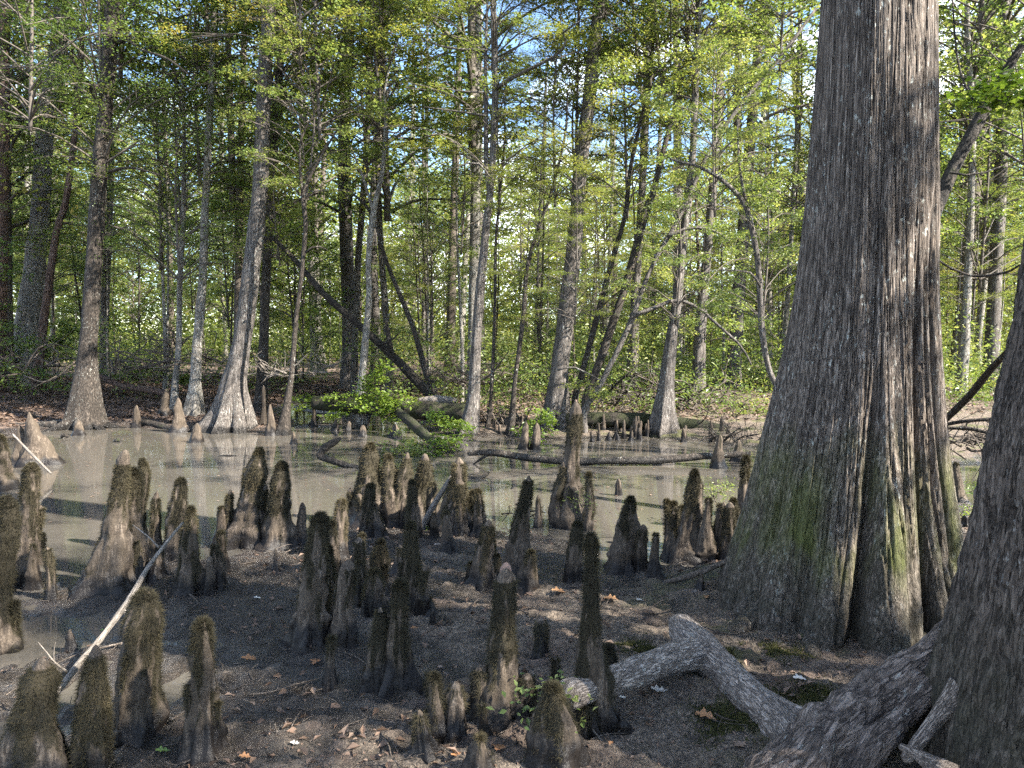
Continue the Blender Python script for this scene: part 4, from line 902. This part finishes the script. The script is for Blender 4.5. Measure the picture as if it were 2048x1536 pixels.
for q in range(44):
    x, y_ = ((rk.uniform(600, 900), rk.uniform(1090, 1290)), (rk.uniform(700, 960), rk.uniform(1045, 1085)), (rk.uniform(1330, 1480), rk.uniform(1080, 1130)), (rk.uniform(180, 450), rk.uniform(1100, 1180)), (rk.uniform(-10, 120), rk.uniform(1000, 1260)), (rk.uniform(830, 1200), rk.uniform(1400, 1530)))[q % 6]
    hh = rk.uniform(45, 120); K('small knee half hidden among the taller mossy knees', (x+rk.normal(0, 6), y_-hh, x, y_, rk.uniform(12, 26), rk.uniform(26, 44)), moss=rk.uniform(.2, .8), group='small knees among the tall ones')
rk = np.random.default_rng(8)
for q in range(52):
    x = rk.choice([rk.uniform(1170, 1300), rk.uniform(980, 1110), rk.uniform(1340, 1500), rk.uniform(640, 930)], p=[.45, .2, .2, .15]); yb = rk.uniform(866, 886) if x > 950 else rk.uniform(800, 850)
    hh = rk.uniform(14, 44); K('small dark knee in the row along the far shore', (x+rk.normal(0, 2), yb-hh, x, yb, rk.uniform(4, 8), rk.uniform(10, 18)), moss=0, z=0, group='small knees along the far shore')

# ------------------------------------------------------------------ logs, limbs and sticks
def log(name, label, cat, pts, mat, segs=14, lump=.12, freq=7, branches=(), rings=None, group=None, ends=None, furrow=0.0):
    """pts: (px, py, width, distance)"""
    P = [(*AT(x, y, d), w*d/FPX/2) for x, y, w, d in pts]; o0 = np.array(P[0][:3])
    root = empty(name, tuple(o0)); tag(root, label, cat, group)
    mb = MB(); add_tube(mb, [(*(np.array(p[:3])-o0), p[3]) for p in P], segs=segs, lump=lump, freq=freq, rings=rings or 40, furrow=furrow)
    mb.build('stem', M[mat], root)
    for br in branches:
        mb = MB(); add_tube(mb, [(*(AT(x, y, d)-o0), w*d/FPX/2) for x, y, w, d in br], segs=max(6, segs//2) if segs < 40 else segs, lump=lump*.8, freq=freq, rings=30 if not rings else rings, furrow=furrow)
        mb.build('branch', M[mat], root)
    if ends:
        x, y, w, d, x2, y2, d2 = ends; a = AT(x, y, d)-o0; b = AT(x2, y2, d2)-o0; dd = (a-b)/np.linalg.norm(a-b)
        mb = MB(); add_tube(mb, [(*(a-dd*.01), w*d/FPX/2*1.02), (*(a+dd*.006), w*d/FPX/2*.96)], segs=segs, rings=3, lump=.03); mb.build('cut_end', M['stick'], root)
    return root
Lg = log
Lg('fallen_limb', 'thick grey fallen limb forking in front of the huge cypress', 'fallen limb',
   [(1350, 1240, 34, 3.64), (1366, 1258, 62, 3.58), (1390, 1288, 74, 3.49), (1440, 1338, 74, 3.32), (1500, 1396, 74, 3.07), (1550, 1446, 80, 2.90), (1590, 1500, 92, 2.72), (1630, 1560, 96, 2.55)], 'log', segs=84, lump=.10, freq=10, rings=220, furrow=.014,
   branches=[[(1412, 1306, 62, 3.44), (1385, 1308, 66, 3.38), (1340, 1318, 60, 3.26), (1270, 1345, 60, 3.06), (1200, 1368, 60, 2.93), (1132, 1392, 62, 2.80)], [(1500, 1390, 56, 3.05), (1570, 1424, 50, 2.95), (1620, 1434, 36, 2.88), (1700, 1425, 16, 2.84)]])
Lg('leaning_stick', 'long bleached stick slanting up across the left mud', 'stick', [(112, 1388, 14, 3.0), (160, 1325, 13, 3.2), (207, 1270, 12, 3.4), (262, 1193, 12, 3.6), (298, 1132, 9, 3.8), (342, 1074, 6, 4.0), (366, 1045, 4, 4.1)], 'stick', lump=.12, freq=14, segs=14,
   branches=[[(135, 1345, 6, 3.05), (110, 1325, 4, 3.0), (85, 1295, 2.5, 3.0), (76, 1284, 1.5, 3.0)], [(108, 1322, 3, 3.0), (108, 1300, 2.5, 3.0), (111, 1284, 1.5, 3.0)], [(246, 1215, 8, 3.55), (253, 1235, 6, 3.5), (250, 1228, 3, 3.5)], [(318, 1095, 4, 3.95), (295, 1072, 3, 4.0), (266, 1050, 2, 4.1)]])
Lg('leaning_stick', 'short bleached stick end at the bottom left corner', 'stick', [(-20, 1545, 12, 2.6), (5, 1508, 11, 2.65), (28, 1482, 9, 2.7)], 'stick')
Lg('leaning_pole', 'grey bare pole leaning on the waterside knees', 'pole', [(842, 1062, 15, 6.1), (862, 1020, 13, 6.15), (886, 980, 11, 6.2), (913, 938, 8, 6.25)], 'stick', lump=.06)
Lg('ground_stick', 'pale log piece lying behind the centre thicket on lit litter', 'stick', [(835, 1092, 12, 5.75), (880, 1093, 15, 5.7), (925, 1098, 14, 5.65), (950, 1102, 10, 5.6)], 'log', branches=[[(700, 1087, 6, 5.9), (770, 1086, 7, 5.85), (840, 1090, 8, 5.8)]])
Lg('ground_stick', 'dark grey stick slanting up to the foot of the huge cypress', 'stick', [(1278, 1178, 8, 4.75), (1330, 1165, 10, 4.7), (1385, 1150, 12, 4.6), (1455, 1122, 11, 4.5)], 'twig')
Lg('ground_stick', 'short thick stick under the slanting stick, right mud', 'stick', [(1318, 1187, 9, 4.6), (1360, 1187, 14, 4.55), (1394, 1184, 13, 4.5)], 'log')
Lg('upright_stick', 'pale barkless stick lying toward the viewer at bottom right', 'stick', [(1362, 1405, 12, 3.3), (1360, 1450, 15, 3.1), (1355, 1500, 16, 2.9), (1348, 1560, 16, 2.7)], 'log', lump=.1)
Lg('ground_stick', 'dark stick on the mud ending in a broken block', 'stick', [(440, 1412, 9, 3.25), (490, 1400, 12, 3.3), (545, 1388, 13, 3.33), (570, 1378, 9, 3.35)], 'dead')
Lg('wood_block', 'broken wedge of grey wood on the mud', 'wood block', [(562, 1398, 20, 3.3), (580, 1380, 28, 3.35), (598, 1360, 16, 3.4)], 'log', lump=.2)
Lg('ground_stick', 'long thin dark stick crossing the bottom mud', 'stick', [(445, 1460, 5, 3.05), (520, 1438, 6, 3.12), (600, 1412, 5, 3.2), (640, 1400, 3, 3.25)], 'dead')
Lg('ground_stick', 'curved thin twig lying across the bottom right', 'stick', [(1150, 1500, 4, 2.85), (1230, 1490, 5, 2.88), (1300, 1505, 5, 2.85), (1400, 1500, 4, 2.86), (1460, 1505, 2, 2.85)], 'stick')
Lg('ground_stick', 'thin straight twig slanting below the cut limb end', 'stick', [(1155, 1420, 3, 2.9), (1190, 1465, 4, 2.8), (1225, 1505, 4, 2.75)], 'stick')
Lg('ground_stick', 'black crooked twig at the left puddle edge', 'stick', [(28, 1158, 5, 4.9), (80, 1160, 5, 4.9), (110, 1168, 4, 4.85), (165, 1178, 3, 4.8)], 'dead')
Lg('ground_stick', 'black root like limb lying by the jagged dark knee', 'stick', [(880, 1168, 8, 4.8), (920, 1162, 9, 4.85), (955, 1172, 11, 4.75), (985, 1150, 9, 4.9)], 'dead')
Lg('ground_stick', 'dark wet limb before the waterside twin knees at right', 'stick', [(1080, 1158, 8, 5.0), (1110, 1162, 11, 4.95), (1140, 1150, 7, 5.1)], 'dead')
Lg('ground_stick', 'dark limb half sunk at the left edge puddle', 'stick', [(-40, 1352, 30, 3.5), (10, 1358, 26, 3.48), (50, 1362, 12, 3.45)], 'dead')
Lg('slanting_stick', 'thin bare branch leaning in front of the big tan cone knee', 'stick', [(25, 868, 4, 8.6), (60, 905, 5, 8.5), (102, 947, 5, 8.4)], 'stick')
Lg('floating_log', 'long thin log lying across the pond to the huge cypress', 'log', [(935, 908, 9, 9.6), (985, 905, 15, 9.6), (1060, 916, 15, 9.5), (1140, 923, 14, 9.5), (1230, 921, 15, 9.5), (1320, 920, 16, 9.5), (1410, 912, 14, 9.6), (1500, 908, 12, 9.6)], 'dark', lump=.14,
   branches=[[(1225, 915, 4, 9.5), (1224, 926, 3, 9.5), (1223, 935, 2, 9.5)], [(985, 903, 7, 9.6), (965, 916, 6, 9.6), (945, 930, 3, 9.6)]])
Lg('snag', 'curved black snag rising from the pond left of the mossy cluster', 'snag', [(742, 938, 9, 9.3), (700, 932, 12, 9.35), (660, 920, 13, 9.4), (640, 912, 14, 9.45), (650, 895, 17, 9.5), (668, 884, 13, 9.5), (682, 877, 5, 9.5)], 'dead', lump=.2)
Lg('driftwood', 'black driftwood with upturned tip right of the waterside cluster', 'driftwood', [(925, 955, 9, 8.6), (955, 957, 10, 8.6), (972, 950, 7, 8.6), (979, 943, 3, 8.6)], 'dead', branches=[[(930, 968, 8, 8.4), (955, 968, 12, 8.4), (975, 972, 8, 8.4)]])
Lg('floating_stick', 'small dark stick floating near the left snag', 'stick', [(625, 998, 3, 7.6), (640, 996, 6, 7.6), (656, 999, 3, 7.6)], 'dead')
Lg('floating_stick', 'thin floating stick in the middle of the left water', 'stick', [(438, 912, 3, 10.3), (455, 911, 4, 10.3), (472, 912, 2, 10.3)], 'dead')
Lg('water_stub', 'low black root hump in the left water', 'stub', [(228, 884, 8, 11.7), (236, 880, 10, 11.7), (244, 886, 5, 11.7)], 'dead')
Lg('water_stub', 'tiny dark stub by the flat stump knee', 'stub', [(122, 875, 6, 12.1), (128, 870, 9, 12.1), (136, 874, 6, 12.1)], 'dead')
Lg('water_stub', 'tiny dark point in the water right of the driftwood', 'stub', [(1025, 982, 9, 8), (1024, 974, 5, 8)], 'dead')
Lg('fallen_log', 'thick mossy log in the background behind the sunlit shrubs', 'log', [(630, 806, 30, 13.7), (700, 808, 34, 13.5), (780, 815, 36, 13.3), (860, 822, 38, 13.1), (935, 826, 36, 12.9)], 'mosslog', segs=20)
Lg('fallen_log', 'bleached broken log on top of the thick mossy one', 'log', [(838, 802, 14, 13.2), (875, 799, 18, 13.2), (912, 801, 12, 13.2)], 'log')
Lg('fallen_log', 'green mossy log along the right far shore above the row of knees', 'log', [(1130, 838, 26, 12.7), (1200, 838, 30, 12.7), (1290, 843, 32, 12.6), (1380, 850, 26, 12.6), (1460, 860, 16, 12.5), (1520, 872, 10, 12.4)], 'mosslog', segs=20)
Lg('fallen_limb', 'mossy limb slanting down into the water between the two bright shrubs', 'fallen limb', [(796, 822, 16, 12.6), (825, 848, 20, 12), (860, 878, 20, 11.2), (905, 905, 15, 10.6)], 'mosslog')
Lg('fallen_log', 'rotten reddish log slanting on the left bank', 'log', [(195, 750, 10, 17.2), (222, 763, 12, 17), (245, 772, 12, 16.8), (300, 780, 14, 16.2), (340, 788, 12, 15.8)], 'red')
Lg('fallen_log', 'dark wet log along the left shore line', 'log', [(270, 842, 12, 14), (310, 850, 16, 13.7), (350, 862, 14, 13.3)], 'dead')
Lg('fallen_log', 'thin straight log slanting through ferns at the right', 'log', [(1300, 765, 6, 17), (1360, 782, 9, 16.5), (1420, 808, 11, 16), (1480, 835, 9, 15.5)], 'dark')
Lg('fallen_log', 'bright log on the channel shore at left centre', 'log', [(590, 815, 8, 15.5), (630, 822, 11, 15.3), (680, 828, 9, 15)], 'pale')
Lg('crossing_limb', 'dark forked limb between the huge cypress and the right edge tree', 'fallen limb', [(1860, 870, 10, 5.5), (1895, 835, 13, 5.2), (1940, 790, 14, 4.9), (1985, 735, 14, 4.6), (2030, 690, 12, 4.3)], 'dark', branches=[[(1880, 852, 8, 5.3), (1925, 843, 7, 5.1), (1985, 838, 7, 5)], [(1880, 856, 7, 5.3), (1940, 858, 7, 5.2), (1990, 870, 6, 5.1)]])
Lg('thin_branch', 'thin bowed branch joining the gap right of the huge cypress', 'branch', [(1866, 512, 4, 5), (1900, 535, 5, 5), (1950, 552, 5, 5), (2010, 545, 5, 4.8), (2040, 530, 4, 4.6)], 'dark')
# dead bare branches on the left bank
def brush(label, cx, cy, d, n, spread, seed, mat='stick', wmax=5):
    rb = np.random.default_rng(seed); c = AT(cx, cy, d); root = empty('brush_pile', tuple(c)); tag(root, label, 'dead branches')
    mb = MB()
    for q in range(n):
        a = rb.uniform(0, 6.28); el = rb.uniform(-.15, .8); L = spread*rb.uniform(.4, 1.1); s = rb.normal(0, 1, 3)*np.array((spread*.35, spread*.3, spread*.06))
        e = s + np.array((math.cos(a)*L*math.cos(el), math.sin(a)*L*.6, math.sin(el)*L*.8)); m_ = (s+e)/2 + rb.normal(0, .12, 3)*L; w = wmax*d/FPX/2*rb.uniform(.4, 1)
        add_tube(mb, [(*s, w), (*m_, w*.75), (*e, w*.3)], segs=5, rings=9, lump=.1)
        for k in range(3):
            t = rb.uniform(.3, .9); p = s+(e-s)*t + (m_-(s+e)/2)*(1-abs(2*t-1)); e2 = p + rb.normal(0, .3, 3)*L
            add_tube(mb, [(*p, w*.5), (*((p+e2)/2+rb.normal(0, .03, 3)), w*.35), (*e2, w*.15)], segs=4, rings=6, lump=0)
    mb.build('branches', M[mat], root)
brush('bleached dead branches sticking out right of the leaning grey cypress', 545, 745, 13.6, 12, .9, 1)
brush('pale antler like dead branches at left centre behind the water', 640, 735, 14.6, 8, .9, 2, wmax=4)
brush('tangle of dead branches on the left bank behind the dark rooted tree', 275, 735, 16, 22, 1.6, 3, 'twig')
brush('fallen twigs and branches on the far left bank', 60, 748, 15.5, 14, 1.5, 4, 'twig')
brush('dead branch tangle left of the spotted pale tree', 320, 700, 15.8, 14, 1.2, 5, 'twig', 4)
brush('dead twigs between the spotted tree and the leaning cypress', 430, 730, 15, 12, .9, 6, 'twig', 5)
brush('pile of dark driftwood and twigs at the right shore of the pond', 1480, 885, 11.8, 30, .8, 7, 'dark', 6)
brush('dark brush and roots along the far shore right of centre', 1200, 862, 13.2, 30, 1.0, 17, 'dark', 6)
brush('fallen sticks on the far bank behind the green mossy log', 1400, 835, 14.6, 26, 1.3, 18, 'twig', 6)
brush('brown sticks heaped behind the cone based cypress', 1345, 800, 15.2, 26, 1.4, 27, 'twig', 6)
brush('dead brush between the fanning stems and the blue grey trunk', 1235, 800, 14.8, 24, 1.3, 28, 'dark', 6)
brush('broken branches behind the forked cypress', 930, 770, 15, 20, 1.2, 29, 'twig', 6)
brush('low pile of grey sticks at the far right bank edge', 1430, 870, 12.8, 26, .9, 30, 'twig', 5)
brush('tangled roots and knees under the red leafed shrub', 1010, 845, 13.2, 20, .7, 8, 'twig')
brush('grey brush heap between the huge cypress and right edge tree', 1925, 885, 8.5, 34, .8, 9, 'twig', 6)
brush('thin black twigs in the water right of the slanting tall knee', 1040, 1025, 6.6, 7, .22, 10, 'dead', 5)

# ------------------------------------------------------------------ shrubs catching the sun
def shrub(label, parts, d, mat, seed, name='shrub', L=.07, Wd=.55, red=None, per=0.55):
    rb = np.random.default_rng(seed); c0 = AT(parts[0][0], parts[0][1], d); root = empty(name, tuple(c0)); tag(root, label, 'shrub')
    pts = []; wd = MB()
    for (x, y, rw, rh) in parts:
        c = AT(x, y, d)-c0 + np.array((0, rb.normal(0, .1), 0)); a, b = rw*d/FPX, rh*d/FPX; n = int(per*2600*a*b*4)
        k = max(4, int(n/34)); cc = rb.normal(0, .5, (k, 3))*np.array((a, a*.8, b))+c
        for q in cc:
            P = q + rb.normal(0, 1, (34, 3))*np.array((.075, .075, .03)); pts.append(P)
            if rb.uniform() < .9: s = np.array((c[0], c[1], c[2]-b*1.0)); add_tube(wd, [(*s, .005), (*((s+q)/2+rb.normal(0, .03, 3)), .004), (*q, .002)], segs=4, rings=5, lump=0)
    P = np.concatenate(pts); v, f = leaves(P, np.full(len(P), L), Wd, .5, seed, droop=.3); mb = MB(); mb.add(v, f)
    mb.build('leaves', M[mat], root, smooth=False); wd.build('stems', M['twig'], root)
shrub('bright yellow green shrub on the mossy log, left centre', [(755, 795, 40, 34), (775, 822, 34, 20), (745, 760, 20, 22), (765, 735, 14, 18), (800, 800, 20, 26), (725, 815, 16, 20), (738, 775, 14, 30)], 12.6, 'leaf_lime', 1)
shrub('bright green shrub above the waterside knees', [(888, 845, 32, 20), (905, 872, 22, 26), (870, 925, 20, 28), (922, 858, 14, 22), (885, 895, 28, 26), (868, 838, 16, 16)], 10.4, 'leaf_lime', 2)
shrub('darker green shrub behind the mossy twin headed knee', [(800, 888, 34, 14), (835, 885, 30, 14), (840, 905, 30, 14)], 10.2, 'leaf_mid', 3, L=.06)
shrub('small sunlit shrub on knees at the left channel', [(684, 828, 26, 20), (672, 800, 22, 10)], 13.4, 'leaf_lime', 4)
shrub('small yellowish shrub behind the water left of centre', [(600, 810, 24, 14), (615, 800, 14, 8)], 13.8, 'leaf_lime', 5)
shrub('leafy shrub on knees right of centre with a red patch', [(1070, 835, 34, 22), (1085, 855, 24, 16), (1078, 885, 14, 18), (1050, 860, 16, 14)], 11.8, 'leaf_lime', 6)
shrub('yellow green spray hanging before the fanning stems', [(1185, 785, 36, 12), (1160, 770, 22, 8), (1205, 790, 20, 12)], 12.2, 'leaf_gold', 7, L=.07, Wd=.3)
shrub('fern clump on the right far bank', [(1430, 845, 44, 22), (1470, 850, 30, 16), (1400, 850, 22, 14)], 14.6, 'leaf_lime', 8, per=.6)
shrub('pale seedling fern by the huge cypress right side', [(1905, 1020, 18, 14)], 6.4, 'leaf_lime', 9, L=.03)
shrub('tiny green sprig on the wide bottom knee', [(1103, 1362, 12, 6)], 2.88, 'leaf_mid', 10, L=.03, per=4)
shrub('fresh green fern sprig over the water beside the tall dark knee', [(1440, 975, 14, 10), (1425, 985, 8, 4)], 6.4, 'leaf_mid', 11, L=.03, per=1.5)
shrub('small ivy like sprig on the tall waterside knee', [(1163, 1000, 8, 12)], 6.1, 'leaf_mid', 12, L=.02, per=3)
shrub('low leafy seedlings at the foot of the flared waterside knee', [(905, 1078, 22, 8)], 5.9, 'leaf_mid', 13, L=.03, per=2)
shrub('bright grassy tuft in the lit right gap', [(1900, 1005, 14, 8), (1960, 985, 12, 6)], 7.2, 'leaf_lime', 14, L=.05, Wd=.2)
shrub('green bush far left at the trunk feet', [(110, 700, 50, 26), (140, 660, 30, 22)], 20, 'leaf_mid', 15, L=.11, per=.5)
shrub('dark low fern bed on the left bank behind the rotten log', [(270, 745, 60, 14), (360, 755, 30, 10)], 17.5, 'leaf_mid', 16, L=.10, per=.5)
shrub('leaf spray reaching in from the right over the dark leaning tree', [(2000, 170, 34, 16), (2040, 150, 26, 14), (1990, 200, 26, 12), (2035, 215, 30, 16)], 4.6, 'leaf_lime', 17, name='leaf_spray', L=.05, Wd=.8, per=.28)

# ------------------------------------------------------------------ debris on the mud
r = np.random.default_rng(41)
def near_pts(n, x0, x1, y0, y1, seed, patch=None):
    q = np.random.default_rng(seed); x = q.uniform(x0, x1, n); y = q.uniform(y0, y1, n)
    if patch is not None: k = fbm(x*1.1, y*1.1, 0, patch, 3) > q.uniform(-.5, .7, n); x, y = x[k], y[k]
    z = height(x, y); k = z > .012; return np.stack([x[k], y[k], z[k]+.004], -1)
P = near_pts(26000, -4, 6, 2.0, 8.2, 1, 61); v, f = leaves(P, .020, .5, .35, 1); mb = MB(); mb.add(v, f)
tag(mb.build('leaf_litter', M['litter'], smooth=False), 'brown crumbled leaf litter on the near mud', 'leaf litter', kind='stuff')
x = 12 - 27*r.uniform(0, 1, 60000)**.6; y = r.uniform(13, 24, 60000); d = sdist(x, y); k = d > .25; P = np.stack([x[k], y[k], height(x[k], y[k])+.01], -1); v, f = leaves(P, .085, .6, .35, 2); mb = MB(); mb.add(v, f)
tag(mb.build('leaf_litter', M['litter'], smooth=False), 'red brown fallen leaves carpeting the far bank', 'leaf litter', kind='stuff')
P = near_pts(9000, -4, 5, 2.0, 8.2, 71, 62); v, f = leaves(P, .045, .5, .5, 71, fold=.22); mb = MB(); mb.add(v, f)
tag(mb.build('leaf_litter', M['litter'], smooth=False), 'curled brown leaves matted over the near mud', 'leaf litter', kind='stuff')
mb = MB(); P = near_pts(5200, -4, 5, 2.1, 8, 3)
for p in P:
    a = r.uniform(0, 3.14); L = r.uniform(.03, .17); w = r.uniform(.0008, .0028); e = p + np.array((math.cos(a)*L, math.sin(a)*L, r.uniform(0, .02))); m_ = (p+e)/2+r.normal(0, .012, 3)*np.array((1, 1, .3))+np.array((0, 0, .006))
    add_tube(mb, [(*p, w), (*m_, w*.9), (*e, w*.5)], segs=4, rings=4, lump=0, cap=False)
for q in range(330):
    x, y = r.uniform(-3.2, 4), r.uniform(2.2, 7.2); z = hz(x, y)
    if z < .01: continue
    a = r.uniform(0, 6.28); L = r.uniform(.12, .42); w = r.uniform(.002, .006); c = np.array((math.cos(a), math.sin(a), 0)); pp = np.array((x, y, 0)); PT = []
    for t in (0, .35, .7, 1): e = pp+c*L*t+r.normal(0, .03, 3)*L*3*np.array((1, 1, 0)); PT.append((e[0], e[1], z+.004+r.uniform(-.004, .012), w*(1-.6*t)))
    add_tube(mb, PT, segs=5, rings=9, lump=.15, freq=30)
tag(mb.build('twig_litter', M['twig']), 'fine twigs and needles scattered on the near mud', 'twigs', kind='stuff')
x = r.uniform(-9, 9, 3000); y = r.uniform(6.2, 15, 3000); k = sdist(x, y) < -.1; P = np.stack([x[k], y[k], np.full(k.sum(), .006)], -1); v, f = leaves(P, .035, .6, .04, 5, fold=.03); mb = MB(); mb.add(v, f)
tag(mb.build('floating_leaves', M['litter'], smooth=False), 'tiny leaves floating on the pond', 'floating leaves', kind='stuff')
def moss_patch(label, px, py, w, h, seed):
    c = G(px, py, .06); rb = np.random.default_rng(seed); n = 5200; a = w*c[1]/FPX/2; b = a*h/w*2.0
    x = c[0]+rb.normal(0, .45, n)*a; y = c[1]+rb.normal(0, .45, n)*b; k = fbm(x*6, y*6, 0, seed, 3) > -.35; x, y = x[k], y[k]; z = height(x, y)
    p = np.stack([x, y, z], -1); t = p+np.stack([rb.normal(0, .006, len(x)), rb.normal(0, .006, len(x)), rb.uniform(.006, .02, len(x))], -1); s = rb.normal(0, 1, (len(x), 3))*.0014; s[:, 2] = 0
    mb = MB(); mb.add(np.stack([p-s, p+s, t], 1).reshape(-1, 3), np.arange(len(x)*3).reshape(-1, 3)); tag(mb.build('moss_patch', M['groundmoss'], smooth=False), label, 'moss', kind='stuff')
M['groundmoss'] = leafmat('ground moss', [(0.0180, 0.0210, 0.0048), (0.0420, 0.0450, 0.0084), (0.0780, 0.0720, 0.0180)], .15, 5, .9)
moss_patch('green moss cushion on the mud behind the fallen limb', 1300, 1300, 190, 60, 1)
moss_patch('yellow green moss by the thick root', 1650, 1395, 240, 60, 2)
moss_patch('mossy hummock below the fallen limb', 1460, 1450, 170, 110, 3)
moss_patch('moss along the foot of the huge cypress', 1520, 1310, 260, 50, 4)


def fallen_leaf(label, px, py, L, mat, lobed=True, ang=0.0):
    """a lobed leaf outline with midrib fold, lying on the mud"""
    g = G(px, py, .05); g[2] = hz(g[0], g[1]) + .014; L = L*g[1]/FPX*.75
    rb = np.random.default_rng(int(px)); n = 26; t = np.linspace(0, 1, n)
    w = .30*np.sin(math.pi*t**.85)*(1 + (.45*np.sin(t*math.pi*6+.6) if lobed else 0)) + .01
    cz = .10*np.sin(t*3.0+rb.uniform(0, 3)); top = []
    V = []
    for q in range(n): V += [(t[q]-.5, -w[q], cz[q]+.10*w[q]*2+rb.normal(0, .01)), (t[q]-.5, 0, cz[q]), (t[q]-.5, w[q], cz[q]+.14*w[q]*2+rb.normal(0, .01))]
    V = np.array(V)*L; c, s = math.cos(ang), math.sin(ang); V = np.stack([V[:, 0]*c-V[:, 1]*s, V[:, 0]*s+V[:, 1]*c, V[:, 2]], -1)
    F = [(3*i, 3*i+3, 3*i+4, 3*i+1) for i in range(n-1)]+[(3*i+1, 3*i+4, 3*i+5, 3*i+2) for i in range(n-1)]
    mb = MB(); mb.add(V, F); o = mb.build('fallen_leaf', M[mat], smooth=False); o.location = tuple(g); tag(o, label, 'leaf')
FL = fallen_leaf
FL('orange oak leaf at the bottom edge right of the small pale knee', 1000, 1525, 50, 'orange', ang=1.2)
FL('small orange leaf at the bottom edge by the pale round knee', 912, 1532, 30, 'orange', ang=.4)
FL('curled orange and white leaf beside the leaning broad knee', 632, 1318, 36, 'orange', ang=1.4)
FL('orange leaf on the mud left of centre', 500, 1318, 46, 'orange', ang=.3)
FL('green leaf lying on dark mud by the bleached stick', 210, 1242, 26, 'greenleaf', False, .4)
FL('narrow green leaf at the bottom left mud', 325, 1497, 38, 'greenleaf', ang=.4)
FL('white backed oak leaf on the right mud', 1282, 1205, 34, 'whiteleaf', ang=.8)
FL('tan oak leaf below the white backed one', 1300, 1240, 36, 'litter', ang=.4)
FL('orange brown curled leaf left of the tan oak leaf', 1222, 1208, 40, 'orange', ang=-.3)
FL('rusty curled leaf behind the pointed shaggy knee', 1118, 1192, 42, 'orange', ang=.1)
FL('bright white leaf under the fallen limb', 1245, 1404, 24, 'whiteleaf', ang=.2)
FL('yellowish oak leaf under the limb fork', 1318, 1398, 46, 'whiteleaf', ang=-.1)
FL('large rusty oak leaf at bottom right', 1410, 1450, 58, 'orange', ang=-.4)
FL('red leaf near the curved thin twig', 1222, 1510, 20, 'orange', ang=1)
FL('tan oak leaf by the barkless stick', 1480, 1510, 46, 'litter', ang=.7)
FL('tan leaf on moss before the huge cypress', 1600, 1375, 40, 'whiteleaf', ang=.1)
FL('orange leaf at the bottom left of the mud', 490, 1522, 34, 'orange', ang=.1)
FL('pale leaf at lower left mud', 590, 1502, 26, 'whiteleaf', ang=.2)
FL('orange leaf in lit litter right of the thicket', 828, 1268, 18, 'orange', ang=.2)
FL('orange leaf beside the tallest near knee', 1018, 1335, 18, 'orange', ang=.9)
FL('yellow green small leaf right of the tallest near knee', 1045, 1362, 16, 'greenleaf', ang=.9)
FL('white leaf by the big sunlit knee foot', 158, 1155, 18, 'whiteleaf', ang=.9)
FL('orange leaf in front of the huge cypress grooves', 1740, 1300, 24, 'orange', ang=.5)
FL('white leaf in a muddy patch at the left', 515, 1192, 20, 'whiteleaf', ang=.3)
FL('rusty leaf leaning at the foot of the huge cypress', 1412, 1205, 30, 'orange', ang=1.3)
